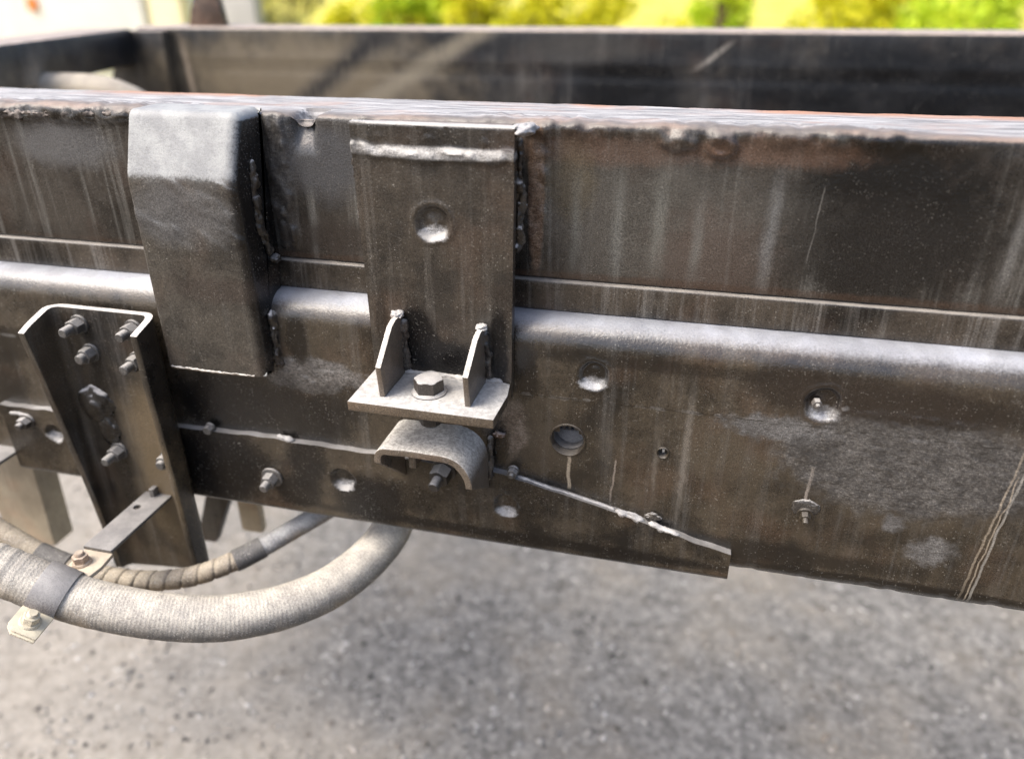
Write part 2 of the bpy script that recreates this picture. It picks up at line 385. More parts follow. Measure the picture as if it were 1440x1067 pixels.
def beam_top(n):
    P = n.pos()
    a = n.noise(n.scl(P, (0.05, 1, 1)), 260, 3, 0.65); b = n.noise(n.scl(P, (0.3, 1, 1)), 30, 4, 0.65)
    c = n.mix(n.ss(a, 0.38, 0.62), (0.16, 0.157, 0.158), (0.45, 0.447, 0.445))
    c = n.mix(n.ma('MULTIPLY', n.ss(b, 0.5, 0.68), 0.7), c, (0.34, 0.25, 0.21))
    o = n.sep(P)
    c = n.mix(n.ma('MULTIPLY', n.ss(o[1], 0.085, 0.115), n.ma('MULTIPLY', n.ss(n.noise(P, 7, 3), 0.50, 0.62), 0.8)), c, (0.42, 0.20, 0.10))
    return n.mix(n.ma('MULTIPLY', n.ss(n.ma('ADD', o[1], n.ma('MULTIPLY', n.ma('SUBTRACT', b, 0.5), 0.03)), 0.022, 0.006), 0.9), c, n.mix(n.ss(b, 0.4, 0.6), (0.13, 0.115, 0.105), (0.24, 0.18, 0.145)))
M = {}
M['rail'] = dusty_paint('rail_paint', topn=(0.52, 0.92), dustk=0.58, ior=1.7, spec=0.5, top=(0.44, 0.465, 0.51), cover=(0.36, 0.60), streak=0.22, brown=(0.063, 0.050, 0.034), extra=seam, patches=[  # top colour mixes the sky's bluish sheen into the dust
    dict(at=(0.445, 0.968, 0.115, 0.052), c=(0.030, 0.028, 0.026), mottle=(0.110, 0.103, 0.094), warp=0.45, ws=55, soft=0.45, r=0.5),
    dict(at=(0.325, 0.990, 0.045, 0.012), c=(0.060, 0.058, 0.056), mottle=(0.14, 0.137, 0.133), warp=0.8, ws=80, soft=0.6),
    dict(at=(0.478, 0.880, 0.020, 0.016), c=(0.060, 0.058, 0.056), mottle=(0.14, 0.137, 0.133), warp=0.8, ws=80, soft=0.6),
    dict(at=(0.440, 0.905, 0.012, 0.010), c=(0.060, 0.058, 0.056), mottle=(0.14, 0.137, 0.133), warp=0.8, ws=80, soft=0.6),
    dict(at=(-0.135, 0.990, 0.055, 0.020), c=(0.050, 0.048, 0.046), mottle=(0.17, 0.16, 0.15), warp=0.5, ws=50, soft=0.3),
    dict(at=(0.075, 0.955, 0.020, 0.030), c=(0.070, 0.050, 0.036), mottle=(0.19, 0.16, 0.13), warp=0.5, ws=70, soft=0.4),
    dict(at=(-0.245, 0.945, 0.060, 0.035), c=SHADE_BLACK, warp=0.3, ws=30, soft=0.8, r=0.25, k=0.9),  # black patches from here paint in shade and dark reflections around the brackets
    dict(at=(-0.270, 0.865, 0.050, 0.030), c=SHADE_BLACK, warp=0.3, ws=30, soft=0.8, r=0.25, k=0.9),
    dict(at=(0.093, 1.02, 0.012, 0.03), c=SHADE_BLACK, r=0.22, soft=0.7, warp=0.45, ws=45, k=0.9),  # shadow of the mounting plate, painted onto the rail
    dict(at=(-0.145, 1.03, 0.012, 0.028), c=SHADE_BLACK, r=0.22, soft=0.7, warp=0.45, ws=45, k=0.9),
    dict(at=(-0.2, 0.935, 0.1, 0.045), c=SHADE_BLACK, r=0.22, soft=0.7, warp=0.45, ws=45, k=0.85),
    dict(at=(0.065, 0.935, 0.012, 0.03), c=SHADE_BLACK, r=0.22, soft=0.7, warp=0.45, ws=45, k=0.9),
    dict(at=(-0.51, 0.985, 0.07, 0.02), c=SHADE_BLACK, r=0.22, soft=0.7, warp=0.45, ws=45, k=0.7),
    dict(at=(-0.55, 0.93, 0.05, 0.02), c=SHADE_BLACK, r=0.22, soft=0.7, warp=0.45, ws=45, k=0.6),
    dict(at=(0.33, 1.035, 0.03, 0.025), c=SHADE_BLACK, r=0.22, soft=0.7, warp=0.45, ws=45, k=0.7),
    dict(at=(0.44, 1.025, 0.08, 0.018), c=SHADE_BLACK, r=0.22, soft=0.7, warp=0.45, ws=45, k=0.75),
    dict(at=(-0.1, 0.965, 0.05, 0.02), c=SHADE_BLACK, r=0.22, soft=0.7, warp=0.45, ws=45, k=0.5),
    dict(at=(0.27, 0.85, 0.2, 0.012), c=SHADE_BLACK, r=0.22, soft=0.7, warp=0.45, ws=45, k=0.7),
    dict(at=(0.45, 0.834, 0.15, 0.006), c=SHADE_BLACK, r=0.22, soft=0.7, warp=0.45, ws=45, k=0.9),
    dict(at=(0.2, 1.04, 0.15, 0.006), c=SHADE_BLACK, r=0.22, soft=0.7, warp=0.45, ws=45, k=0.5),
    dict(at=(0.157, 1.0145, 0.0115, 0.0052), c=(0.20, 0.198, 0.195), mottle=(0.50, 0.50, 0.50), soft=0.7, warp=0.8, ws=140, k=0.85, r=0.4),
    dict(at=(0.361, 1.0105, 0.0135, 0.0058), c=(0.20, 0.198, 0.195), mottle=(0.50, 0.50, 0.50), soft=0.7, warp=0.8, ws=140, k=0.85, r=0.4),
    dict(at=(0.3785, 1.018, 0.0035, 0.0022), c=(0.20, 0.198, 0.195), mottle=(0.50, 0.50, 0.50), soft=0.7, warp=0.8, ws=140, k=0.85, r=0.4),
    dict(at=(0.40, 1.030, 0.10, 0.022), c=(0.022, 0.017, 0.014), warp=0.6, ws=50, soft=0.9, k=0.75),
    ], drip_light_bands=[((0.5255, 1.000, 0.5115, 0.826, 0.0014, 0.0028), TAN, 0.5), ((0.5305, 0.975, 0.5195, 0.824, 0.0015, 0.0025), (0.33, 0.31, 0.27), 0.55),
              ((0.5275, 0.97, 0.5155, 0.824, 0.0009, 0.003), TAN, 0.6),
              ((0.1365, 0.935, 0.1375, 0.893, 0.0024, 0.003), TAN, 0.7), ((0.3625, 0.955, 0.3615, 0.915, 0.0020, 0.003), (0.30, 0.26, 0.22), 0.6),
              ((0.183, 0.935, 0.180, 0.885, 0.0012, 0.003), (0.30, 0.25, 0.21), 0.5), ((0.250, 1.045, 0.246, 0.86, 0.0055, 0.004), (0.20, 0.18, 0.15), 0.45),
              ((0.222, 1.0, 0.221, 0.88, 0.004, 0.004), (0.19, 0.17, 0.14), 0.35)])
M['plate'] = dusty_paint('lower_plate_paint', cover=(0.36, 0.60), streak=0.15, brown=(0.063, 0.050, 0.034), top=(0.36, 0.355, 0.345), dustk=0.5, topn=(0.4, 0.8), patches=[
    dict(at=(-0.245, 0.865, 0.045, 0.045), c=SHADE_BLACK, warp=0.3, ws=30, soft=0.9, r=0.25, k=0.9),  # black patches: dark reflections and shade painted onto the plate
    dict(at=(-0.150, 0.885, 0.022, 0.035), c=SHADE_BLACK, warp=0.4, ws=30, soft=0.8, r=0.25, k=0.8),
    dict(at=(-0.092, 0.850, 0.030, 0.030), c=SHADE_BLACK, warp=0.4, ws=30, soft=0.8, r=0.25, k=0.8),
    dict(at=(-0.27, 0.87, 0.06, 0.05), c=SHADE_BLACK, r=0.22, soft=0.7, warp=0.45, ws=45, k=0.9),
    dict(at=(-0.165, 0.845, 0.03, 0.02), c=SHADE_BLACK, r=0.22, soft=0.7, warp=0.45, ws=45, k=0.8),
    dict(at=(-0.07, 0.845, 0.035, 0.035), c=SHADE_BLACK, r=0.22, soft=0.7, warp=0.45, ws=45, k=0.9),
    dict(at=(-0.52, 0.86, 0.05, 0.03), c=SHADE_BLACK, r=0.22, soft=0.7, warp=0.45, ws=45, k=0.6),
    dict(at=(-0.03, 0.86, 0.03, 0.02), c=SHADE_BLACK, r=0.22, soft=0.7, warp=0.45, ws=45, k=0.5),
    dict(at=(-0.107, 0.862, 0.0095, 0.0052), c=(0.20, 0.198, 0.195), mottle=(0.50, 0.50, 0.50), soft=0.7, warp=0.8, ws=140, k=0.85, r=0.4),
    dict(at=(0.0755, 0.859, 0.0105, 0.0045), c=(0.20, 0.198, 0.195), mottle=(0.50, 0.50, 0.50), soft=0.7, warp=0.8, ws=140, k=0.85, r=0.4),
    dict(at=(-0.482, 0.8715, 0.009, 0.004), c=(0.20, 0.198, 0.195), mottle=(0.50, 0.50, 0.50), soft=0.7, warp=0.8, ws=140, k=0.85, r=0.4),
    dict(at=(0.10, 0.830, 0.25, 0.006), c=SHADE_BLACK, warp=0.4, ws=50, soft=0.9, k=0.8)])
M['beam'] = dusty_paint('subframe_paint', cover=(0.36, 0.60), streak=0.85, brown=(0.050, 0.043, 0.035), streak_col=(0.150, 0.146, 0.132), speck=0.5, sx=42, top=(0.43, 0.43, 0.44), topn=(0.35, 0.85), topfun=beam_top, patches=[
    dict(at=(0.385, 1.185, 0.085, 0.062), c=(0.005, 0.005, 0.005), warp=0.5, ws=60, soft=0.9, k=0.98, r=0.27),
    dict(at=(0.385, 1.150, 0.090, 0.040), c=(0.013, 0.012, 0.011), warp=0.5, ws=60, soft=0.9, k=0.9, r=0.27),
    dict(at=(0.20, 1.165, 0.11, 0.055), c=(0.085, 0.080, 0.070), mottle=(0.10, 0.095, 0.083), warp=0.5, ws=30, soft=1.0, k=0.55),
    dict(at=(0.14, 1.222, 0.12, 0.012), c=(0.11, 0.066, 0.046), warp=0.8, ws=60, soft=1.0, k=0.45),
    dict(at=(0.30, 1.226, 0.06, 0.012), c=(0.12, 0.070, 0.047), warp=0.8, ws=60, soft=1.0, k=0.5),
    dict(at=(0.25, 1.125, 0.05, 0.05), c=(0.070, 0.045, 0.034), warp=0.7, ws=60, soft=1.0, k=0.4),
    dict(at=(0.0945, 1.185, 0.0075, 0.075), c=(0.105, 0.066, 0.044), mottle=(0.21, 0.155, 0.115), warp=0.25, ws=80, soft=0.4, k=0.9),
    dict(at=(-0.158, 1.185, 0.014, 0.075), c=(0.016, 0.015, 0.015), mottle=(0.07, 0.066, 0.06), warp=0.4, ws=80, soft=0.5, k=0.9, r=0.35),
    dict(at=(0.125, 1.195, 0.02, 0.03), c=(0.085, 0.068, 0.040), warp=0.6, ws=40, soft=1.0, k=0.5),
    dict(at=(-0.11, 1.200, 0.045, 0.035), c=(0.060, 0.061, 0.064), warp=0.4, ws=40, soft=0.9, k=0.9),
    dict(at=(-0.40, 1.205, 0.055, 0.022), c=(0.10, 0.10, 0.10), warp=0.5, ws=40, soft=0.9, k=0.8),
    dict(at=(-0.10, 1.125, 0.05, 0.018), c=(0.030, 0.024, 0.020), warp=0.5, ws=40, soft=0.9, k=0.8),
    dict(at=(0.2, 1.106, 0.6, 0.0045), c=(0.050, 0.030, 0.020), warp=0.6, ws=60, soft=0.9, k=0.5)],
    drip_light_bands=[((0.300, 1.225, 0.296, 1.10, 0.0095, 0.004), (0.15, 0.15, 0.145), 0.55), ((0.487, 1.215, 0.481, 1.10, 0.009, 0.004), (0.19, 0.185, 0.17), 0.5),
           ((0.240, 1.20, 0.236, 1.10, 0.008, 0.004), (0.13, 0.13, 0.115), 0.5), ((0.168, 1.225, 0.168, 1.09, 0.010, 0.004), (0.12, 0.12, 0.105), 0.5),
           ((0.335, 1.20, 0.331, 1.135, 0.0007, 0.002), (0.2, 0.19, 0.17), 0.4), ((0.205, 1.22, 0.203, 1.10, 0.012, 0.004), (0.14, 0.14, 0.12), 0.5), ((0.13, 1.215, 0.13, 1.10, 0.008, 0.004), (0.13, 0.13, 0.11), 0.5)])
M['spacer'] = dusty_paint('spacer_paint', cover=(0.35, 0.6), streak=0.55, brown=(0.070, 0.057, 0.043), streak_col=(0.19, 0.18, 0.165), speck=0.9, top=(0.25, 0.232, 0.205), topn=(0.4, 0.9))
M['saddle'] = dusty_paint('saddle_bracket_paint', dark=(0.018, 0.0175, 0.017), cover=(0.32, 0.60), streak=0.25, brown=(0.070, 0.062, 0.050), streak_col=(0.12, 0.115, 0.105), speck=0.9,
                          top=(0.33, 0.342, 0.338), topn=(0.14, 0.38), patches=[dict(at=(-0.235, 1.160, 0.05, 0.03), c=(0.10, 0.10, 0.10), warp=0.6, ws=30, soft=0.9, k=0.7),  # pale slope: dust colour with the sky's brightness painted in
                          dict(at=(-0.165, 1.12, 0.012, 0.16), c=SHADE_BLACK, r=0.22, soft=0.7, warp=0.45, ws=45, k=0.9), dict(at=(-0.2, 1.085, 0.06, 0.012), c=(0.045, 0.036, 0.03), warp=0.6, ws=40, soft=0.9, k=0.7)])  # black strip paints in the shaded right side of the bracket
M['mount'] = dusty_paint('mounting_plate_paint', dark=(0.018, 0.017, 0.016), cover=(0.32, 0.62), streak=0.35, brown=(0.064, 0.053, 0.040), streak_col=(0.14, 0.13, 0.115), speck=0.95,
                         top=(0.50, 0.49, 0.46), patches=[dict(at=(0.013, 1.2222, 0.078, 0.0050), c=(0.24, 0.235, 0.225), mottle=(0.50, 0.49, 0.47), soft=0.6, warp=0.22, ws=120, k=0.9, r=0.7), dict(at=(0.0115, 1.152, 0.012, 0.0062), c=(0.20, 0.198, 0.195), mottle=(0.50, 0.50, 0.50), soft=0.7, warp=0.8, ws=140, k=0.85, r=0.4),
    dict(at=(0.015, 1.03, 0.04, 0.022), c=SHADE_BLACK, r=0.22, soft=0.7, warp=0.45, ws=45, k=0.97), dict(at=(-0.01, 1.055, 0.018, 0.03), c=SHADE_BLACK, r=0.22, soft=0.7, warp=0.45, ws=45, k=0.95), dict(at=(0.07, 1.045, 0.009, 0.045), c=SHADE_BLACK, r=0.22, soft=0.7, warp=0.45, ws=45, k=0.9), dict(at=(-0.045, 1.06, 0.006, 0.03), c=SHADE_BLACK, r=0.22, soft=0.7, warp=0.45, ws=45, k=0.5)])  # black patches paint in shade beside the gussets and behind the shelf
M['shelf'] = dusty_paint('shelf_paint', cover=(0.30, 0.55), streak=0.1, brown=(0.12, 0.095, 0.068), speck=1.0, topn=(0.25, 0.7), topfun=shelf_top)
M['lower'] = dusty_paint('lower_bracket_paint', dark=(0.05, 0.045, 0.04), cover=(0.25, 0.5), streak=0.3, brown=(0.13, 0.105, 0.078), speck=1.0, topn=(0.10, 0.75), topfun=dust_top)
M['channel'] = dusty_paint('channel_paint', dark=(0.014, 0.0135, 0.013), cover=(0.36, 0.62), streak=0.3, brown=(0.055, 0.043, 0.028), speck=0.8, top=(0.74, 0.71, 0.66), topn=(0.35, 0.8), rough=(0.28, 0.55),
                           patches=[dict(at=(-0.385, 0.87, 0.012, 0.16), c=SHADE_BLACK, r=0.22, soft=0.9, warp=0.45, ws=45, k=0.7), dict(at=(-0.287, 0.88, 0.01, 0.2), c=SHADE_BLACK, r=0.22, soft=0.7, warp=0.45, ws=45, k=0.8), dict(at=(-0.345, 0.78, 0.02, 0.05), c=SHADE_BLACK, r=0.22, soft=0.7, warp=0.45, ws=45, k=0.6), dict(at=(-0.33, 0.86, 0.035, 0.10), c=(0.13, 0.098, 0.058), warp=0.5, ws=20, soft=1.0, k=0.8)])  # black shade and brown ground reflection painted into the channel colour
M['weld'] = dusty_paint('weld_bead_paint', dark=(0.028, 0.026, 0.025), cover=(0.35, 0.65), streak=0.0, brown=(0.085, 0.075, 0.062), speck=1.0, top=(0.30, 0.29, 0.275), topn=(0.35, 0.95), bump=0.8)
M['whiteweld'] = dusty_paint('dusty_weld', dark=(0.20, 0.195, 0.185), cover=(0.3, 0.55), streak=0.0, brown=(0.32, 0.312, 0.295), speck=1.0, top=(0.46, 0.45, 0.43), topn=(-0.2, 0.5), bump=0.8)
M['rustweld'] = dusty_paint('rusty_weld', dark=(0.040, 0.026, 0.019), cover=(0.3, 0.55), streak=0.0, brown=(0.12, 0.075, 0.050), speck=0.9, top=(0.38, 0.31, 0.27), topn=(0.1, 0.8), bump=0.9)
M['crust'] = dusty_paint('grime_crust', dark=(0.026, 0.022, 0.019), cover=(0.3, 0.6), streak=0.0, brown=(0.075, 0.058, 0.045), speck=1.0, top=(0.22, 0.185, 0.16), topn=(0.2, 0.9), bump=0.9, rough=(0.6, 0.8))
M['farbeam'] = dusty_paint('far_subframe_paint', dark=(0.013, 0.0135, 0.015), cover=(0.46, 0.70), streak=0.25, brown=(0.040, 0.035, 0.028), speck=0.9, top=(0.40, 0.34, 0.29), rough=(0.3, 0.6), patches=[  # tan patch paints in sunlight, black patches paint in shade
    dict(at=(-0.62, 1.17, 0.30, 0.09), c=(0.17, 0.14, 0.095), warp=0.7, ws=14, soft=1.0, k=0.85),
    dict(at=(-0.02, 1.235, 0.10, 0.025), c=(0.06, 0.056, 0.05), warp=0.7, ws=9, soft=1.0, k=0.6),
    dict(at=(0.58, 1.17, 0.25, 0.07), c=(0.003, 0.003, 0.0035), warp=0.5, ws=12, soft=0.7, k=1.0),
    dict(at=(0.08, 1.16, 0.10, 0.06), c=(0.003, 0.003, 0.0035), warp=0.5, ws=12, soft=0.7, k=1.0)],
    drip_light_bands=[((-0.40, 1.275, -0.62, 1.12, 0.065, 0.01), (0.005, 0.005, 0.006), 1.0), ((-0.20, 1.275, -0.48, 1.12, 0.060, 0.01), (0.19, 0.165, 0.12), 0.95), ((0.262, 1.258, 0.185, 1.195, 0.012, 0.004), (0.26, 0.24, 0.21), 0.9), ((-0.885, 1.262, -0.872, 1.10, 0.012, 0.004), (0.40, 0.32, 0.23), 0.9)])  # diagonal bands are painted sunlight and shadow; the upright one is a weld line
M['tanframe'] = dusty_paint('tan_dusty_frame', dark=(0.24, 0.20, 0.14), cover=(0.3, 0.6), streak=0.4, brown=(0.44, 0.37, 0.26), streak_col=(0.5, 0.44, 0.34), speck=0.5, top=(0.45, 0.40, 0.32), rough=(0.5, 0.7))
M['tab'] = dusty_paint('tan_clamp_tab', dark=(0.30, 0.26, 0.21), cover=(0.3, 0.6), streak=0.0, brown=(0.40, 0.35, 0.28), speck=0.6, top=(0.60, 0.52, 0.40), topn=(0.2, 0.8), rough=(0.5, 0.7))
M['bar'] = dusty_paint('grey_flat_bar', dark=(0.055, 0.055, 0.057), cover=(0.3, 0.6), streak=0.0, brown=(0.11, 0.105, 0.095), speck=1.0, top=(0.27, 0.262, 0.25), topn=(0.3, 0.9), rough=(0.4, 0.6))
M['strap'] = dusty_paint('dusty_grey_strap', dark=(0.10, 0.10, 0.105), cover=(0.3, 0.6), streak=0.0, brown=(0.15, 0.15, 0.15), speck=1.0, top=(0.36, 0.35, 0.335), topn=(0.0, 0.8), rough=(0.5, 0.7))
M['bolt'] = dusty_paint('dusty_steel_bolt', dark=(0.045, 0.044, 0.043), cover=(0.3, 0.6), streak=0.0, brown=(0.105, 0.10, 0.092), speck=0.8, top=(0.33, 0.32, 0.30), topn=(0.3, 0.9), rough=(0.35, 0.6))
M['darkbolt'] = dusty_paint('dark_dusty_bolt', dark=(0.022, 0.020, 0.019), cover=(0.35, 0.7), streak=0.0, brown=(0.075, 0.064, 0.053), speck=0.9, top=(0.48, 0.47, 0.45), topn=(0.3, 0.9), rough=(0.4, 0.6))
M['tanbolt'] = dusty_paint('tan_dusty_bolt', dark=(0.26, 0.21, 0.16), cover=(0.3, 0.6), streak=0.0, brown=(0.34, 0.27, 0.20), speck=0.5, top=(0.50, 0.42, 0.33), rough=(0.5, 0.7))
M['yellowbolt'] = dusty_paint('cream_dusty_bolt', dark=(0.42, 0.38, 0.29), cover=(0.3, 0.6), streak=0.0, brown=(0.52, 0.47, 0.36), speck=0.5, top=(0.72, 0.66, 0.50), rough=(0.4, 0.6))
M['rim'] = dusty_paint('hole_edge_paint', dark=(0.012, 0.011, 0.010), cover=(0.3, 0.6), streak=0.0, brown=(0.06, 0.048, 0.033), speck=0.8, top=(0.10, 0.09, 0.078), topn=(0.4, 1.0))
M['inside'] = dusty_paint('grey_inner_part', dark=(0.05, 0.05, 0.05), cover=(0.3, 0.6), streak=0.2, brown=(0.11, 0.108, 0.105), speck=0.5, top=(0.22, 0.215, 0.21), topn=(0.3, 0.9))

def hose_mat(name, a, b, top, rib, ribk=1.0, tint=(0.33, 0.24, 0.14)):
    n = NB(name); P = n.pos(); uv = n.new('ShaderNodeUVMap'); U = n.sep(uv.outputs[0])[0]
    wv = n.ma('SINE', n.ma('MULTIPLY', n.ma('ADD', U, n.ma('MULTIPLY', n.noise(P, 30, 2), 0.002)), 6.283/rib))
    fine = n.noise(P, 380, 4, 0.7); mid = n.noise(P, 40, 3, 0.65)
    col = n.mix(n.ss(mid, 0.35, 0.65), a, b)
    col = n.mix(n.ma('MULTIPLY', n.ss(n.noise(P, 14, 4), 0.5, 0.7), 0.5), col, tint)
    nz = n.nz(); dust = n.ss(n.ma('ADD', nz, n.ma('MULTIPLY', n.ma('SUBTRACT', fine, 0.5), 0.7)), -0.3, 0.75)
    col = n.mix(dust, col, n.mix(n.ss(n.noise(P, 55, 4, 0.7), 0.35, 0.65), top, (top[0]*0.7, top[1]*0.7, top[2]*0.72)))
    col = n.mix(n.ma('MULTIPLY', n.ss(wv, -0.2, -1.0), 0.22*ribk), col, (0.10, 0.09, 0.08))
    gr_ = n.noise(P, 750, 2, 0.7); col = n.mix(1.0, col, n.mix(n.ss(gr_, 0.3, 0.7), (0.7, 0.7, 0.7), (1.25, 1.25, 1.25)), 'MULTIPLY')
    d = n.vor(P, 420); sp = n.ma('MULTIPLY', n.ss(d, 0.34, 0.2), n.ss(n.noise(P, 60, 3), 0.45, 0.6))
    col = n.mix(n.ma('MULTIPLY', sp, 0.6), col, (0.6, 0.57, 0.52))
    hgt = n.ma('ADD', n.ma('ADD', n.ma('MULTIPLY', wv, 0.30*ribk), n.ma('MULTIPLY', fine, 0.9)), n.ma('MULTIPLY', sp, 0.6))
    return n.finish(col, 0.72, hgt, 0.55, 0.001, 0.3)
M['hose'] = hose_mat('dusty_rubber_hose', (0.14, 0.135, 0.125), (0.22, 0.20, 0.17), (0.56, 0.525, 0.455), 0.0040, 0.38, (0.32, 0.25, 0.16))
M['thin'] = hose_mat('dusty_thin_hose', (0.12, 0.10, 0.08), (0.24, 0.19, 0.13), (0.42, 0.37, 0.29), 0.0061, 0.2, (0.38, 0.24, 0.10))
M['thingrey'] = hose_mat('grey_dusty_hose', (0.13, 0.13, 0.13), (0.20, 0.195, 0.19), (0.42, 0.42, 0.41), 0.0051, 0.3)
M['tape'] = hose_mat('dark_grey_tape', (0.05, 0.05, 0.05), (0.07, 0.069, 0.067), (0.185, 0.18, 0.17), 0.05, 0.1, (0.06, 0.06, 0.06))

# ------------------------------------------------------------------ ground, field
def ground_mat():
    n = NB('gravel_ground'); P = n.pos(); o = n.sep(P)
    f1 = n.noise(P, 3.2, 5, 0.6); f2 = n.noise(P, 70, 4, 0.7); f3 = n.noise(P, 220, 3, 0.7)
    col = n.mix(n.ss(f2, 0.3, 0.7), (0.125, 0.121, 0.112), (0.248, 0.239, 0.220))
    col = n.mix(n.ma('MULTIPLY', n.ss(f3, 0.55, 0.75), 0.7), col, (0.36, 0.355, 0.345))
    col = n.mix(1.0, col, n.mix(n.ss(n.noise(P, 24, 4, 0.7), 0.32, 0.68), (0.68, 0.68, 0.68), (1.25, 1.25, 1.25)), 'MULTIPLY')
    warm = n.ma('MULTIPLY', n.ss(f1, 0.42, 0.66), 0.38)
    col = n.mix(warm, col, (0.30, 0.266, 0.212))
    dirt = n.ss(n.ma('SUBTRACT', n.ma('ADD', o[0], n.ma('MULTIPLY', o[1], 0.8)), n.ma('MULTIPLY', n.ma('SUBTRACT', f1, 0.5), 1.2)), 0.1, -0.75)
    col = n.mix(n.ma('MULTIPLY', dirt, 0.75), col, n.mix(n.ss(n.noise(P, 40, 4), 0.3, 0.7), (0.26, 0.238, 0.205), (0.37, 0.343, 0.302)))
    front = n.ss(n.ma('ADD', o[1], n.ma('MULTIPLY', f1, 0.4)), 0.05, -0.35)  # unseen ground before the truck, tinted brown for what the faces reflect
    col = n.mix(front, col, n.mix(n.ss(f2, 0.3, 0.7), (0.085, 0.064, 0.038), (0.15, 0.115, 0.070)))
    far = n.ss(n.ma('ADD', o[1], n.ma('MULTIPLY', f1, 2.0)), 5.0, 6.4)
    fl = n.noise(P, 0.9, 5, 0.65); gr = n.noise(P, 14, 4, 0.7)
    field = n.mix(n.ss(fl, 0.40, 0.56), (0.52, 0.35, 0.13), (0.44, 0.49, 0.03))
    field = n.mix(n.ma('MULTIPLY', gr, 0.4), field, (0.58, 0.52, 0.14))
    col = n.mix(far, col, field)
    return n.finish(col, 0.9, n.ma('ADD', f2, n.ma('MULTIPLY', f3, 0.5)), 0.7, 0.006, 0.2)
def stone_mat():
    n = NB('loose_stone'); P = n.pos(); r = n.island()
    col = n.mix(n.ss(r, 0.0, 1.0), (0.05, 0.049, 0.046), (0.44, 0.43, 0.405)); col = n.mix(n.ss(r, 0.90, 0.99), col, (0.46, 0.45, 0.43))
    col = n.mix(n.ma('MULTIPLY', n.ss(n.noise(P, 3.2, 4), 0.45, 0.65), 0.5), col, (0.38, 0.32, 0.25))
    return n.finish(col, 0.85, n.noise(P, 300, 3), 0.4, 0.001, 0.3)
# one sheet to the horizon: fine near the truck, coarse beyond
gx = np.concatenate((-np.geomspace(900, 3, 14), np.linspace(-2.6, 2.6, 90), np.geomspace(3, 900, 14)))
gy = np.concatenate((-np.geomspace(900, 3, 14), np.linspace(-2.4, 3.0, 92), np.geomspace(3.4, 900, 16)))
GX, GY = np.meshgrid(gx, gy, indexing='ij')
GZ = np.where((abs(GX) < 2.7) & (GY > -2.5) & (GY < 3.1), 0.012*fbm(GX*3, GY*3, 0, 5, 4)+0.004*vn(GX*14, GY*14, 0, 8), 0)
nV = np.stack((GX, GY, GZ), -1).reshape(-1, 3); ny = len(gy)
i, k = np.meshgrid(np.arange(len(gx)-1), np.arange(ny-1), indexing='ij')
gF = np.stack((i*ny+k, (i+1)*ny+k, (i+1)*ny+k+1, i*ny+k+1), -1).reshape(-1, 4)
tag(mesh_from('ground', nV, gF, ground_mat(), None, True, None), 'grey gravelly ground under the truck, running out to the field', 'ground', kind='structure')
def gravel():
    n = 26000
    x = rng.uniform(-1.9, 1.9, n); y = rng.uniform(-0.5, 1.9, n)
    keep = fbm(x*2.2, y*2.2, 0, 33, 3)+rng.uniform(-0.35, 0.35, n)+0.10+0.18*(x+0.8*y) > 0
    x = x[keep]; y = y[keep]; n = len(x)
    r = 0.0022+0.0045*rng.random(n)**3.2
    zz = 0.012*fbm(x*3, y*3, 0, 5, 4)+0.004*vn(x*14, y*14, 0, 8)
    base = np.array([(1, 0, 0), (0, 1, 0), (-1, 0, 0), (0, -1, 0), (0, 0, 1), (0, 0, -1), (0.7, 0.7, 0.45), (-0.7, -0.7, 0.4)], float)
    fc = np.array([(0, 6, 4), (6, 1, 4), (1, 2, 4), (2, 7, 4), (7, 3, 4), (3, 0, 4), (0, 1, 6), (2, 3, 7), (1, 0, 5), (2, 1, 5), (3, 2, 5), (0, 3, 5)])
    a = rng.uniform(0, 6.283, n); c, s = np.cos(a), np.sin(a)
    jit = base[None]*(1+rng.uniform(-0.35, 0.35, (n, 8, 3)))*np.stack((rng.uniform(0.7, 1.5, n), rng.uniform(0.7, 1.2, n), rng.uniform(0.45, 0.9, n)), -1)[:, None, :]
    V = np.stack((jit[..., 0]*c[:, None]-jit[..., 1]*s[:, None], jit[..., 0]*s[:, None]+jit[..., 1]*c[:, None], jit[..., 2]), -1)*r[:, None, None]
    V += np.stack((x, y, zz+r*0.25), -1)[:, None, :]
    F = (fc[None]+(np.arange(n)*8)[:, None, None]).reshape(-1, 3)
    o = mesh_from('loose_gravel', V.reshape(-1, 3), F, stone_mat(), None, False, None)
    tag(o, 'small pale and dark loose stones strewn over the ground', 'gravel', kind='stuff')
gravel()

# ------------------------------------------------------------------ truck chassis
truck = empty('truck_chassis', (0, 0.4, 0.0))
tag(truck, 'bare black truck chassis frame, dusty and rust stained, with welded and bolted brackets', 'truck chassis')

def xs_fine(a, b, step, lo, hi):
    return np.concatenate((np.linspace(lo, a, 8)[:-1], np.arange(a, b, step), np.linspace(b, hi, 8)))

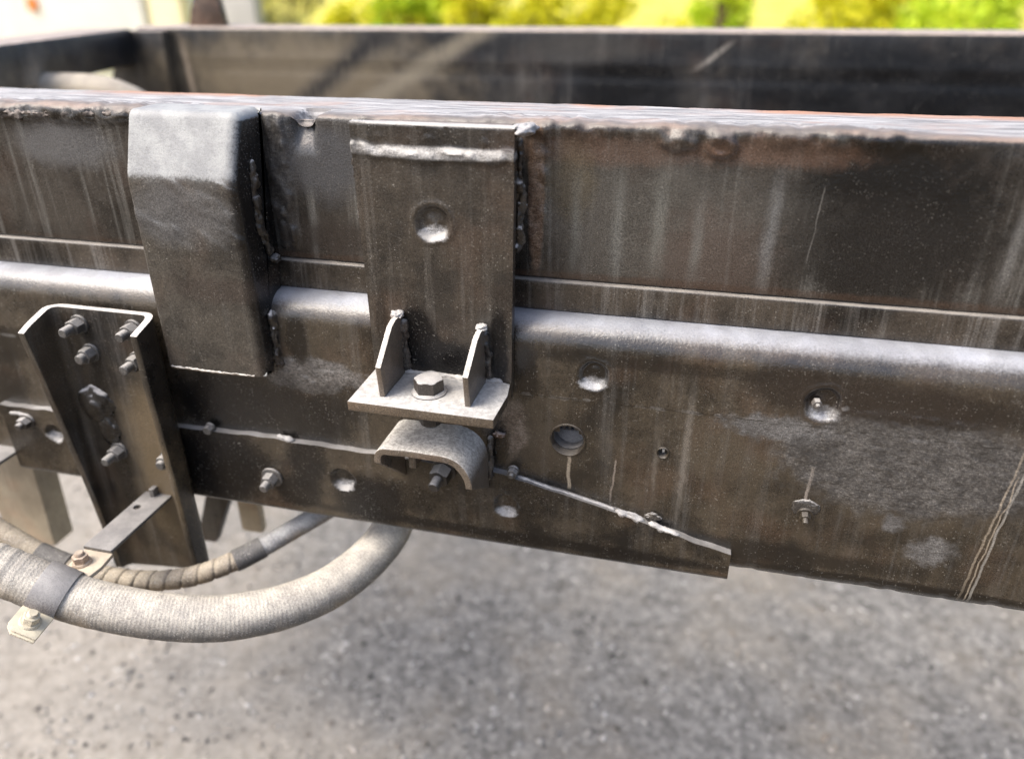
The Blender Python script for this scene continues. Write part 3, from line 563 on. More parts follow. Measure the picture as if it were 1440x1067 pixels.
# subframe beam (box section on top)
BZ0, BZ1 = 1.1030, 1.2425
def beam_len(m): return 0.0022 if m[0] < 0.02 and m[1] > 1.10 else (0.0045 if m[1] > 1.24 else 0.02)
bprof = densify(roundpoly([(0, BZ0), (0, BZ1), (0.120, BZ1), (0.120, BZ0)], [0.002, 0.0055, 0.005, 0.004], 6), beam_len)
def beam_h(X, Y, Z, NY, NZ):
    hgt = 0.00035*fbm(X*40, Y*40, Z*40, 1, 4)+0.0008*fbm(X*6, 0, Z*6, 2, 3)
    edge = np.exp(-((Z-BZ1+0.004)/0.008)**2)*(Y < 0.03)
    crust = sstep(0.05, 0.45, fbm(X*9, 0, Z*12, 11, 3)+0.35*np.exp(-((X-0.30)/0.13)**2)+0.45*np.exp(-((X+0.45)/0.14)**2)+0.2*np.exp(-((X-0.14)/0.05)**2))
    hgt += edge*(crust*(0.0030+0.0042*fbm(X*110, Y*110, Z*110, 12, 4))+0.0010*vn(X*30, Y*30, Z*30, 6))
    # ragged lower lip of the grime along the left end
    lip = np.exp(-((Z-1.2335-0.003*vn(X*55, 0, 0, 4))/0.0035)**2)*(Y < 0.02)*sstep(-0.28, -0.33, X)
    hgt += lip*0.0035*(0.7+0.9*fbm(X*130, 0, Z*130, 5, 3))
    for (xa, xb, amp, sd) in ((-0.170, -0.147, 0.0050, 71), (0.084, 0.108, 0.0038, 73), (-0.073, -0.060, 0.0030, 75)):
        band = sstep(xa-0.004, xa+0.004, X+0.003*vn(Z*50, sd, 0, 1))*sstep(xb+0.004, xb-0.004, X+0.004*vn(Z*40, sd, 3, 1))*(Y < 0.004)*sstep(1.108, 1.118, Z)*(NY < -0.3)
        hgt += band*amp*(0.45+1.3*np.abs(fbm(X*120, sd, Z*60, sd, 4)))
    for (cx_, cz_, rx_, rz_, am) in ((0.216, 1.2310, 0.019, 0.0095, 0.0055), (0.250, 1.2290, 0.017, 0.0115, 0.0055)):
        q = np.hypot((X-cx_)/rx_, (Z-cz_)/rz_)+0.35*fbm(X*90, 0, Z*90, 77, 3)
        hgt += (Y < 0.004)*(NY < -0.3)*am*sstep(1.0, 0.55, q)*(0.6+0.8*np.abs(fbm(X*70, 0, Z*110, 79, 4)))
    # scaled and pitted top face
    hgt += (NZ > 0.8)*(0.0009*fbm(X*35, Y*160, 0, 21, 4))
    # worn notch in the top edge
    nt = np.exp(-((X+0.128)/0.011)**4)*sstep(1.205, 1.236, Z+0.35*abs(X+0.128))*(Y < 0.035)
    hgt -= 0.011*nt
    return hgt
beam = sweep('subframe_beam', bprof, xs_fine(-0.60, 0.60, 0.0026, -1.3, 1.3), beam_h, M['beam'], truck)
beam['label'] = 'deep upper beam with grey run marks and rusty, crusted top edge'
bead('grime_crust', [(-0.52, -0.001, 1.2345), (-0.44, -0.002, 1.2330), (-0.38, -0.001, 1.2355), (-0.30, -0.001, 1.2375)], 0.0032, M['crust'], beam, 41, rough=1.0)

# spacer strip
sprof = densify(roundpoly([(-0.0045, 1.0733), (-0.0045, 1.1022), (0.116, 1.1022), (0.116, 1.0733)], [0.001, 0.0022, 0.002, 0.001], 4), lambda m: 0.004 if m[0] < 0.005 else 0.03)
spacer = sweep('spacer_strip', sprof, xs_fine(-0.60, 0.60, 0.005, -1.3, 1.3), lambda X, Y, Z, NY, NZ: 0.0004*fbm(X*60, Y*40, Z*60, 3, 3)+0.0004*fbm(X*8, 0, 0, 4, 3), M['spacer'], truck)
spacer['label'] = 'narrow strip packed between the upper beam and the frame rail'

# frame rail: C section
WY = -0.034
def rail_len(m): return 0.0018 if m[0] < 0.0 and (m[0] < WY+0.004 or m[1] > 1.066) and m[1] < 1.074 else 0.02
rprof = densify(roundpoly([(0.046, 1.0728), (WY, 1.0728), (WY, 0.822), (0.046, 0.822), (0.046, 0.830), (-0.026, 0.830), (-0.026, 1.0645), (0.046, 1.0645)],
                          [0.002, 0.026, 0.012, 0.002, 0.002, 0.006, 0.012, 0.002], 14), rail_len)
DIMP = [(0.1578, 1.0240, 0.0155, 0.0050), (0.3605, 1.0200, 0.0165, 0.0048)]
def crater(X, Z, cx, cz, r, d, sd):
    q = np.hypot(X-cx, (Z-cz)*1.02)/(r*(1+0.10*vn(np.arctan2(Z-cz, X-cx)*1.6+7, sd, 0, 3)))
    return -d*1.3*sstep(1.0, 0.68, q)+0.0008*np.exp(-((q-1.12)/0.13)**2)+d*(0.3+0.25*vn(X*170, sd, Z*170, 8))*sstep(0.6, 0.0, q)
HOLES = [(0.1349, 0.9504, 0.0163), (0.2272, 0.9495, 0.0048)]
def rail_h(X, Y, Z, NY, NZ):
    hgt = 0.0003*fbm(X*45, Y*45, Z*45, 51, 4)+0.0007*fbm(X*7, 0, Z*7, 52, 3)
    face = (Y < -0.030)
    for q, (cx, cz, r, d) in enumerate(DIMP): hgt += face*crater(X, Z, cx, cz, r, d, q)
    wob = 0.008*vn(X*28, 0, Z*28, 54)
    worn = sstep(1.05, 0.95, np.hypot((X-0.445)/0.115, (Z-0.968)/0.052)+wob*12)
    hgt += face*worn*(0.0005+0.0009*fbm(X*190, 0, Z*260, 55, 3))
    worn2 = sstep(1.2, 0.8, np.hypot((X+0.135)/0.05, (Z-0.990)/0.018)+wob*20)
    hgt += face*worn2*(0.0005+0.0014*fbm(X*150, 0, Z*200, 56, 3))
    hgt += face*0.0006*sstep(0.9975, 0.9955, Z+0.0015*vn(X*40, 0, 0, 57))*sstep(0.05, 0.1, X)*-1
    # bottom edge nicked
    hgt -= (Z < 0.834)*(Y < -0.022)*0.0012*sstep(0.1, 0.5, fbm(X*50, 0, Z*30, 58, 3))
    return hgt
rail = sweep('frame_rail', rprof, xs_fine(-0.64, 0.62, 0.0019, -1.3, 1.3), rail_h, M['rail'], truck, holes=[(a, b, c+0.0005) for a, b, c in HOLES])
rail['label'] = 'brown dusty frame rail with rounded pale upper edge'
def rim(cx, cz, r, depth, mat, lip):
    bm = bmesh.new(); n = 40
    rings = []
    for rr, y in ((r+lip, WY+0.0008), (r+lip*0.8, WY-0.0006), (r+0.0006, WY-0.0008), (r-0.0004, WY+0.0006), (r-0.0006, WY+depth), (r+lip, WY+depth)):
        rings.append([bm.verts.new((cx+rr*(1+0.02*math.sin(k*1.7+cx*90))*math.cos(k*2*math.pi/n), y, cz+rr*math.sin(k*2*math.pi/n))) for k in range(n)])
    for a, b in zip(rings, rings[1:]):
        for k in range(n): bm.faces.new((a[k], a[(k+1) % n], b[(k+1) % n], b[k]))
    return bm_obj('hole_rim', bm, mat, rail, 0, True, 40)
rim(*HOLES[0], 0.0085, M['rim'], 0.0020); rim(*HOLES[1], 0.0085, M['rim'], 0.0014)
# part seen through the large hole: ribbed grey housing
hs = empty('inner_housing', (0.12, 0.03, 0.93)); hs.parent = truck; hs.location = Vector((0.12, 0.03, 0.93))-truck.location
extrude_poly('housing_body', [(-0.015, 0.9300), (-0.008, 0.9470), (0.020, 0.9470), (0.020, 0.890), (-0.010, 0.890)], 'x', 0.100, 0.165, M['inside'], hs, 0.001)
for q in range(8): box('rib', 0.106+q*0.0062, 0.1095+q*0.0062, -0.009, 0.020, 0.9472, 0.9620, M['inside'], hs, 0.0004)
extrude_poly('curved_flange', [(0.1349+0.019*math.cos(a), 0.950+0.0175*math.sin(a)) for a in np.linspace(math.pi*1.02, math.pi*1.98, 18)]
             + [(0.1349+0.0160*math.cos(a), 0.950+0.0145*math.sin(a)) for a in np.linspace(math.pi*1.98, math.pi*1.02, 18)], 'y', -0.024, -0.012, M['inside'], hs, 0)

# fasteners on the rail web
fastener('bolt', (0.3545, WY-0.0005+0.003, 1.0205), (0.1, -1, -0.1), M['bolt'], rail, 0.0075, 0.006, 0, 0.0022, 0.004)
fastener('bolt', (0.3630, WY, 0.9035), (0.0, -1, -0.2), M['rim'], rail, 0.009, 0.006, 0.0075, 0.003, 0.006)
lump('weld_spatter', (0.3630, WY+0.0005, 0.9090), 0.0135, 0.0022, 0.0095, M['weld'], rail, 71, 0.2)

# lower reinforcement plate lapped over the bottom of the rail
PY = -0.0425
topline = [(-0.5480, 0.9060), (-0.30, 0.9085), (-0.1835, 0.9120), (-0.165, 0.9092), (-0.0737, 0.9088), (0.0584, 0.9077), (0.0730, 0.9060), (0.1029, 0.8977), (0.1432, 0.8888), (0.1902, 0.8779), (0.2332, 0.8657), (0.2651, 0.8568), (0.3021, 0.8490)]
def plate_mesh():
    tx = np.array([p[0] for p in topline]); tz = np.array([p[1] for p in topline])
    xs = np.unique(np.concatenate((np.arange(-0.548, 0.3021, 0.0022), tx))); n = len(xs)
    zt = np.interp(xs, tx, tz)+0.0008*vn(xs*60, 0, 0, 61); rows = 44; V = []; F = []
    for ix, x in enumerate(xs):
        zb = 0.8210
        for r in range(rows):
            z = zt[ix]+(zb-zt[ix])*r/(rows-1); V.append([x, PY, z])
        for a in (0.35, 0.8, 1.2): V.append([x, PY+0.010*(1-math.cos(a)), zb-0.0080*math.sin(a)])
        V.append([x, WY+0.002, zb-0.0085]); V.append([x, 0.03, zb-0.0085]); V.append([x, 0.03, 0.8205]); V.append([x, WY+0.0002, 0.8205])
        V.append([x, WY+0.0002, zt[ix]])
    V = np.array(V); m = len(V)//n
    G = V.reshape(n, m, 3)
    sel = np.zeros((n, m), bool); sel[:, 1:rows] = True
    hh = 0.0003*fbm(G[..., 0]*45, 0, G[..., 2]*45, 51, 4)+0.0005*fbm(G[..., 0]*8, 0, G[..., 2]*8, 53, 3)
    hh += crater(G[..., 0], G[..., 2], -0.108, 0.8705, 0.0150, 0.0050, 4)+crater(G[..., 0], G[..., 2], 0.0745, 0.8680, 0.0140, 0.0045, 5)
    hh += crater(G[..., 0], G[..., 2], -0.479, 0.8760, 0.0120, 0.0045, 6)
    G[..., 1] -= np.where(sel, hh, 0)
    V = G.reshape(-1, 3)
    for ix in range(n-1):
        for r in range(m): F.append((ix*m+r, ix*m+(r+1) % m, (ix+1)*m+(r+1) % m, (ix+1)*m+r))
    F.append(tuple(range(m))); F.append(tuple((n-1)*m+r for r in range(m))[::-1])
    me = bpy.data.meshes.new('reinforcement_plate'); me.from_pydata(V.tolist(), [], F); me.update()
    bm = bmesh.new(); bm.from_mesh(me); bmesh.ops.recalc_face_normals(bm, faces=bm.faces); bm.to_mesh(me); bm.free()
    return link('reinforcement_plate', me, M['plate'], truck, True, 30)
plate = plate_mesh(); plate['label'] = 'lower reinforcement plate with pale slanting upper edge'
def edge_pts(a, b, dy=0.0, dz=0.001, k=8):
    tx = [p[0] for p in topline]; tz = [p[1] for p in topline]
    return [(x, PY+dy, float(np.interp(x, tx, tz))+dz) for x in np.linspace(a, b, k)]
bead('edge_weld', edge_pts(-0.183, -0.163, 0.003, 0.0015), 0.0032, M['whiteweld'], plate, 81, rough=0.4)
bead('edge_weld', edge_pts(0.186, 0.215, 0.003, 0.0005), 0.0030, M['whiteweld'], plate, 83, rough=0.8)
bead('edge_weld', edge_pts(0.220, 0.252, 0.003, 0.0005), 0.0030, M['whiteweld'], plate, 85, rough=0.8)
bead('edge_weld', edge_pts(0.085, 0.186, 0.005, 0.0000), 0.0017, M['whiteweld'], plate, 87, rough=0.5)
lump('weld_spatter', (0.2235, WY-0.002, 0.8745), 0.008, 0.002, 0.005, M['weld'], plate, 88, 1.0)
fastener('small_bolt', (-0.2645, PY+0.004, 0.9125), (0, -1, -0.1), M['bolt'], plate, 0.009, 0.006, 0.006)
fastener('small_bolt', (0.0815, PY+0.004, 0.9105), (0, -1, -0.1), M['bolt'], plate, 0.009, 0.006, 0.006, 0.0028, 0.004)
fastener('nut_and_stud', (-0.1945, PY, 0.8605), (0.0, -1, -0.12), M['bolt'], plate, 0.0150, 0.0105, 0.0125, 0.0052, 0.010, 0.1)
fastener('nut_and_stud', (0.0085, PY, 0.9020), (-0.08, -1, -0.15), M['darkbolt'], plate, 0.0190, 0.0140, 0.0135, 0.0060, 0.014, 0.4)
fastener('nut_and_stud', (-0.513, PY, 0.8890), (0.0, -1, -0.1), M['darkbolt'], plate, 0.0130, 0.008, 0.010, 0.0045, 0.006)
bead('edge_weld', [(-0.535, PY, 0.8975), (-0.512, PY-0.001, 0.8965), (-0.503, PY-0.001, 0.8890)], 0.0022, M['whiteweld'], plate, 27)

# ------------------------------------------------------------------ saddle bracket (left)
sdl = empty('saddle_bracket', (-0.227, -0.03, 0.993)); sdl.parent = truck; sdl.location = Vector((-0.227, -0.03, 0.993))-truck.location
sdl['label'] = 'tall bent bracket with pale sloping top hooked over the upper beam'
sp_ = densify(roundpoly([(0.004, 1.2475), (-0.036, 1.2475), (-0.0585, 1.190), (-0.0585, 0.9935), (-0.0430, 0.9935), (-0.0350, 1.052), (-0.0065, 1.0745), (-0.0065, 1.104), (-0.0020, 1.108), (-0.0020, 1.2430), (0.004, 1.2440)],
                        [0.001, 0.010, 0.030, 0.0015, 0.001, 0.004, 0, 0, 0, 0, 0], 8), lambda m: 0.003)
SX0, SX1 = -0.2845, -0.1710
def sad_h(X, Y, Z, NY, NZ):
    front = sstep(0.2, -0.4, NY)
    rr = 0.011; d = np.clip((X-(SX1-rr))/rr, 0, 1); hgt = -(rr-np.sqrt(np.maximum(rr*rr*(1-d*d), 0)))*0.85
    rl = 0.003; d2 = np.clip(((SX0+rl)-X)/rl, 0, 1); hgt = hgt-(rl-np.sqrt(np.maximum(rl*rl*(1-d2*d2), 0)))*0.85
    hgt = hgt*np.maximum(front, sstep(0.4, 0.9, NZ)*(Z > 1.2))
    hgt += (0.0003*fbm(X*50, Y*50, Z*50, 91, 4)+0.0010*fbm(X*9, 0, Z*9, 92, 3))*front
    # paint runs and scrapes
    hgt += front*0.0011*sstep(0.16, 0.33, fbm(X*60+Z*70, 0, Z*40-X*25, 94, 3))*sstep(1.20, 1.17, Z)*sstep(1.10, 1.14, Z)
    return hgt
xs_ = np.concatenate((np.linspace(SX0, SX0+0.003, 4)[:-1], np.arange(SX0+0.003, SX1-0.011, 0.003), SX1-0.011+0.011*np.sin(np.linspace(0, math.pi/2, 9))))
sweep('saddle_plate', sp_, xs_, sad_h, M['saddle'], sdl, sharp=55)
bead('weld_bead', [(-0.1690, -0.034, 1.060), (-0.1675, -0.036, 1.040), (-0.1680, -0.036, 1.015), (-0.1660, -0.036, 0.995)], 0.0036, M['channel'], sdl, 101, rough=1.0)
bead('weld_bead', [(-0.1695, -0.026, 1.205), (-0.1700, -0.030, 1.17), (-0.1695, -0.028, 1.14), (-0.1685, -0.022, 1.112)], 0.0034, M['channel'], sdl, 105, rough=1.0)
bead('bottom_lip', [(SX0+0.002, -0.0580, 0.9945), (-0.23, -0.0585, 0.9942), (SX1-0.012, -0.0580, 0.9945)], 0.0013, M['lower'], sdl, 109, rough=0.6)
lump('weld_bead_end', (-0.168, -0.014, 1.106), 0.005, 0.006, 0.004, M['weld'], sdl, 61, 0.6)

# ------------------------------------------------------------------ mounting plate with shelf (centre)
mp = empty('mounting_plate', (0.013, -0.04, 0.995)); mp.parent = truck; mp.location = Vector((0.013, -0.04, 0.995))-truck.location
mp['label'] = 'flat welded plate carrying a dusty bolted shelf with two gussets'
mprof = densify(np.array([(-0.0440, 1.2455), (-0.0452, 1.2440), (-0.0452, 0.9970), (-0.0440, 0.9955), (-0.0365, 0.9955), (-0.0365, 1.2455)]), lambda m: 0.0018 if m[0] < -0.044 else 0.02)
def mp_h(X, Y, Z, NY, NZ):
    f = sstep(-0.3, -0.8, NY)
    zc = 1.2218+0.0024*vn(X*24, 0, 0, 98)+0.0022*vn(X*75, 1, 0, 98)
    ridge = 0.0040*np.exp(-(np.abs(Z-zc)/0.0046)**3)*(0.75+0.9*fbm(X*110, 0, Z*130, 99, 3))*(1-0.75*np.exp(-((X-0.034)/0.010)**2)*(Z < zc))
    return f*(ridge+crater(X, Z, 0.0107, 1.1615, 0.0162, 0.0052, 8)+0.0003*fbm(X*55, 0, Z*55, 95, 4)+0.0008*fbm(X*8, 0, Z*8, 96, 3)+0.0007*sstep(0.2, 0.5, fbm(X*150, 0, Z*150, 97, 3))*sstep(1.225, 1.23, Z))
pl = sweep('upright_plate', mprof, np.concatenate(([-0.0600, -0.0592], np.arange(-0.0585, 0.0845, 0.0018), [0.0850, 0.0858])), mp_h, M['mount'], mp, sharp=50)
bm = pl.data   # slight taper to the foot
co = np.zeros(len(bm.vertices)*3); bm.vertices.foreach_get('co', co); co = co.reshape(-1, 3)
zw = co[:, 2]+0.0
k_ = (1.2455-zw)/0.25
co[:, 0] = np.where(co[:, 0] > 0.013, co[:, 0]-k_*0.0045*(co[:, 0]-0.013)/0.07, co[:, 0]+k_*0.0035*(0.013-co[:, 0])/0.07)
bm.vertices.foreach_set('co', co.ravel()); bm.update()
box('packing_block', -0.050, 0.074, -0.0366, -0.0015, 1.1125, 1.2415, M['crust'], mp, 0.002)
bead('side_weld', [(0.0860, -0.030, 1.235), (0.0845, -0.028, 1.20), (0.0850, -0.026, 1.17), (0.0840, -0.028, 1.135)], 0.0045, M['channel'], mp, 125, rough=1.0)
bead('side_weld', [(-0.0625, -0.030, 1.215), (-0.0615, -0.024, 1.18), (-0.0620, -0.026, 1.15), (-0.0605, -0.022, 1.120)], 0.0045, M['weld'], mp, 127, rough=1.0)
lump('weld_cap', (0.0900, -0.026, 1.2410), 0.009, 0.018, 0.005, M['whiteweld'], mp, 67, 0.6)

sh = empty('clamp_shelf', (0.013, -0.08, 1.0035)); sh.parent = truck; sh.location = Vector((0.013, -0.08, 1.0035))-truck.location
sh['label'] = 'pale dust covered shelf plate with hexagon bolt between two gussets'
extrude_poly('shelf_plate', [(-0.0545, -0.1150), (0.0835, -0.1165), (0.0845, -0.0700), (0.0810, -0.0475), (0.0760, -0.0458), (-0.0560, -0.0458)], 'z', 1.0030, 1.0125, M['shelf'], sh, 0.0012)
for gx_, top_ in ((-0.0290, 1.0735), (0.0525, 1.0690)):
    extrude_poly('gusset', [(-0.1000, 1.0128), (-0.1040, 1.0440), (-0.0720, top_-0.003), (-0.0620, top_), (-0.0455, top_), (-0.0455, 1.0128)], 'x', gx_, gx_+0.0052, M['lower'], sh, 0.0007)
    bead('gusset_weld', [(gx_+0.0062, -0.0475, top_-0.004), (gx_+0.0068, -0.0480, top_-0.022), (gx_+0.0066, -0.0475, top_-0.040), (gx_+0.0070, -0.0470, 1.0150)], 0.0036, M['weld'], sh, int(gx_*1000)+90, rough=0.8)
    lump('gusset_weld_cap', (gx_+0.0025, -0.0500, top_+0.0005), 0.0060, 0.0055, 0.0030, M['whiteweld'], sh, int(gx_*500)+70, 0.7)
bead('shelf_weld', [(-0.050, -0.0468, 1.0130), (-0.02, -0.0472, 1.0132), (0.02, -0.0468, 1.0132), (0.05, -0.0472, 1.0132), (0.074, -0.0470, 1.0130)], 0.0026, M['whiteweld'], sh, 131, rough=0.5)
fastener('hex_bolt', (0.0120, -0.0805, 1.0122), (0, 0, 1), M['darkbolt'], sh, 0.0245, 0.0120, 0, 0, 0, 0.12, 0.0165)
fastener('hex_nut', (0.0120, -0.0805, 1.0031), (0, 0, -1), M['darkbolt'], sh, 0.0200, 0.0230, 0, 0.0070, 0.006, 0.3)

# lower bent bracket
lb = empty('lower_bracket', (0.008, -0.035, 0.89)); lb.parent = truck; lb.location = Vector((0.008, -0.035, 0.89))-truck.location
lb['label'] = 'bent dusty lower bracket with one wide rounded shoulder'
def lower_bracket():
    XL, XR, ZT, TH = -0.0405, 0.0570, 0.9575, 0.0068
    RL, RR = 0.0125, 0.0320
    ys = np.concatenate((np.linspace(-0.1010, -0.0435, 16), [-0.0432])); nY = len(ys); secs = []
    for y in ys:
        t = (y+0.1010)/(0.1010-0.0432)
        zl = 0.9405+(0.8890-0.9405)*t; zr = 0.9240+(0.8880-0.9240)*t
        def path(off):
            P = [(XL+off, zl+(ZT-RL-zl)*q/6) for q in range(7)]
            rl = RL-off; rr = RR-off
            P += [(XL+RL-rl*math.cos(a), ZT-RL+rl*math.sin(a)) for a in np.linspace(0, math.pi/2, 9)[1:]]
            P += [(XL+RL+(XR-RR-XL-RL)*q/8, ZT-off) for q in range(1, 9)]
            P += [(XR-RR+rr*math.sin(a), ZT-RR+rr*math.cos(a)) for a in np.linspace(0, math.pi/2, 13)[1:]]
            P += [(XR-off, ZT-RR+(zr-ZT+RR)*q/4) for q in range(1, 5)]
            return P
        secs.append(path(0)+path(TH)[::-1])
    m = len(secs[0]); V = []; F = []
    for y, s in zip(ys, secs):
        for (x, z) in s: V.append((x, y-0.0008*float(vn(x*80, 0, z*80, 3)), z+0.0006*float(vn(x*40, y*40, 0, 5))))
    for j in range(nY-1):
        for q in range(m): F.append((j*m+q, j*m+(q+1) % m, (j+1)*m+(q+1) % m, (j+1)*m+q))
    hf = m//2
    for q in range(hf-1):
        F.append((q, q+1, m-2-q, m-1-q)); b = (nY-1)*m; F.append((b+q+1, b+q, b+m-1-q, b+m-2-q))
    me = bpy.data.meshes.new('bent_plate'); me.from_pydata(V, [], F); me.update()
    bm = bmesh.new(); bm.from_mesh(me); bmesh.ops.recalc_face_normals(bm, faces=bm.faces)
    es = [e for e in bm.edges if len(e.link_faces) == 2 and e.calc_face_angle(0) > R(50)]
    bmesh.ops.bevel(bm, geom=es, offset=0.0009, segments=2, profile=0.6, affect='EDGES'); bm.to_mesh(me); bm.free()
    return link('bent_plate', me, M['lower'], lb, True, 35)
lower_bracket()
bead('bracket_weld', [(0.0585, -0.0425, 0.950), (0.0590, -0.043, 0.93), (0.0580, -0.043, 0.905), (0.050, -0.044, 0.888)], 0.0030, M['weld'], lb, 141, rough=0.8)
box('inner_stop', -0.0205, -0.0125, -0.066, -0.0430, 0.914, 0.9500, M['lower'], lb, 0.002)
lump('rust_flake', (0.0660, -0.0365, 0.9480), 0.006, 0.003, 0.003, M['rustweld'], lb, 77, 0.9)

# ------------------------------------------------------------------ channel bracket (far left)
ch = empty('channel_bracket', (-0.365, -0.05, 0.70)); ch.parent = truck; ch.location = Vector((-0.365, -0.05, 0.70))-truck.location
ch['label'] = 'black upright channel bracket with pale rim and six studs'
def channel():
    x0, x1, yb, th, rc = -0.4270, -0.2930, -0.0432, 0.0080, 0.018
    zs = np.linspace(0, 1, 40); V = []; F = []; m = None
    for t in zs:
        tipL = -0.0600+(-0.0950+0.0600)*t**1.2; tipR = -0.0750+(-0.0840+0.0750)*t
        def path(o):
            P = [(x0+o, tipL+(yb-rc-tipL)*q/6) for q in range(7)]; r = rc-o
            P += [(x0+rc-r*math.cos(a), yb-rc+r*math.sin(a)) for a in np.linspace(0, math.pi/2, 8)[1:]]
            P += [(x0+rc+(x1-x0-2*rc)*q/10, yb-o) for q in range(1, 11)]
            P += [(x1-rc+r*math.sin(a), yb-rc+r*math.cos(a)) for a in np.linspace(0, math.pi/2, 8)[1:]]
            P += [(x1-o, yb-rc+(tipR-yb+rc)*q/6) for q in range(1, 7)]
            return P
        s = path(0)+path(th)[::-1]; m = len(s)
        for (x, y) in s:
            out = max(0, (yb-0.012-y))
            z1 = 1.0470-0.30*out-5.0*max(0, out-0.020)**2; z0 = 0.7050+0.12*(x+0.365)+0.10*out
            V.append((x+0.0006*float(vn(x*30, y*30, t*9, 4)), y, z0+(z1-z0)*t))
    nZ = len(zs); hf = m//2
    for j in range(nZ-1):
        for q in range(m): F.append((j*m+q, j*m+(q+1) % m, (j+1)*m+(q+1) % m, (j+1)*m+q))
    for q in range(hf-1):
        F.append((q+1, q, m-1-q, m-2-q)); b = (nZ-1)*m; F.append((b+q, b+q+1, b+m-2-q, b+m-1-q))
    me = bpy.data.meshes.new('channel_body'); me.from_pydata(V, [], F); me.update()
    bm = bmesh.new(); bm.from_mesh(me); bmesh.ops.recalc_face_normals(bm, faces=bm.faces)
    es = [e for e in bm.edges if len(e.link_faces) == 2 and e.calc_face_angle(0) > R(50)]
    bmesh.ops.bevel(bm, geom=es, offset=0.0012, segments=2, profile=0.6, affect='EDGES'); bm.to_mesh(me); bm.free()
    return link('channel_body', me, M['channel'], ch, True, 35)
channel()
FY = -0.0507
for (bx_, bz_, L_) in ((-0.3900, 1.0290, 0.014), (-0.3850, 0.9960, 0.008), (-0.3230, 1.0300, 0.012), (-0.3270, 0.9930, 0.013), (-0.3830, 0.8720, 0.014), (-0.3180, 0.8720, 0.006)):
    fastener('nut_and_stud', (bx_, FY, bz_), (0.0, -1, -0.03), M['bolt'], ch, 0.0150, 0.0110, 0.0105, 0.0054, L_, bz_*40)
lump('paint_lump', (-0.3990, FY+0.001, 0.9300), 0.022, 0.009, 0.024, M['channel'], ch, 91, 0.3)
lump('paint_lump', (-0.3900, FY+0.001, 0.8990), 0.014, 0.006, 0.022, M['channel'], ch, 93, 0.3)

# flat bar, clamp tab, clamp
hb = empty('hose_bracket', (-0.345, -0.10, 0.8145)); hb.parent = truck; hb.location = Vector((-0.345, -0.10, 0.8145))-truck.location
hb['label'] = 'grey flat bar and tan clamp holding the thick hose'
def bar_with_hole(name, x0, x1, y0, y1, z0, z1, hx, hy, hr, mat, par):
    bm = bmesh.new(); n = 24
    def loop(z):
        outer = []
        for k in range(n):
            a = k*2*math.pi/n; c, s = math.cos(a), math.sin(a)
            tx = ((x1 if c > 0 else x0)-hx)/c if abs(c) > 1e-6 else 1e9; ty = ((y1 if s > 0 else y0)-hy)/s if abs(s) > 1e-6 else 1e9
            t = min(tx, ty); outer.append(bm.verts.new((hx+c*t, hy+s*t, z)))
        corner = {}
        inner = [bm.verts.new((hx+hr*math.cos(k*2*math.pi/n), hy+hr*math.sin(k*2*math.pi/n), z)) for k in range(n)]
        for k in range(n):
            k2 = (k+1) % n; a, b = outer[k].co, outer[k2].co
            if abs(a.x-b.x) > 1e-7 and abs(a.y-b.y) > 1e-7:
                cx = x1 if max(a.x, b.x) > x1-1e-7 else x0; cy = y1 if max(a.y, b.y) > y1-1e-7 else y0
                corner[k] = bm.verts.new((cx, cy, z))
        return outer, inner, corner
    A, B = loop(z0), loop(z1)
    for k in range(n):
        k2 = (k+1) % n
        for L_, rev in ((A, True), (B, False)):
            f = [L_[0][k]]+([L_[2][k]] if k in L_[2] else [])+[L_[0][k2], L_[1][k2], L_[1][k]]
            bm.faces.new(f[::-1] if rev else f)
        ring = [A[0][k]]+([A[2][k]] if k in A[2] else [])+[A[0][k2]]; ring2 = [B[0][k]]+([B[2][k]] if k in B[2] else [])+[B[0][k2]]
        for a, b, c, d in zip(ring, ring[1:], ring2[1:], ring2): bm.faces.new((a, b, c, d))
        bm.faces.new((A[1][k2], A[1][k], B[1][k], B[1][k2]))
    return bm_obj(name, bm, mat, par, 0.0006)
bar_with_hole('flat_bar', -0.3620, -0.3275, -0.1540, -0.0510, 0.8145, 0.8185, -0.3520, -0.0800, 0.0042, M['bar'], hb)
extrude_poly('clamp_tab', [(-0.3590, -0.1880), (-0.3260, -0.1900), (-0.3240, -0.1740), (-0.3270, -0.1530), (-0.3615, -0.1500)], 'z', 0.8100, 0.8144, M['tab'], hb, 0.0006)
box('upturned_stub', -0.3500, -0.3440, -0.0600, -0.0508, 0.8187, 0.8290, M['bar'], hb, 0.001)
fastener('tab_bolt', (-0.3480, -0.1735, 0.8143), (0, 0, 1), M['tanbolt'], hb, 0.0140, 0.0075, 0, 0.0048, 0.0045, 0.5, 0.0098)
CX, CYc, CZ, CR = -0.3500, -0.2115, 0.8085, 0.0249
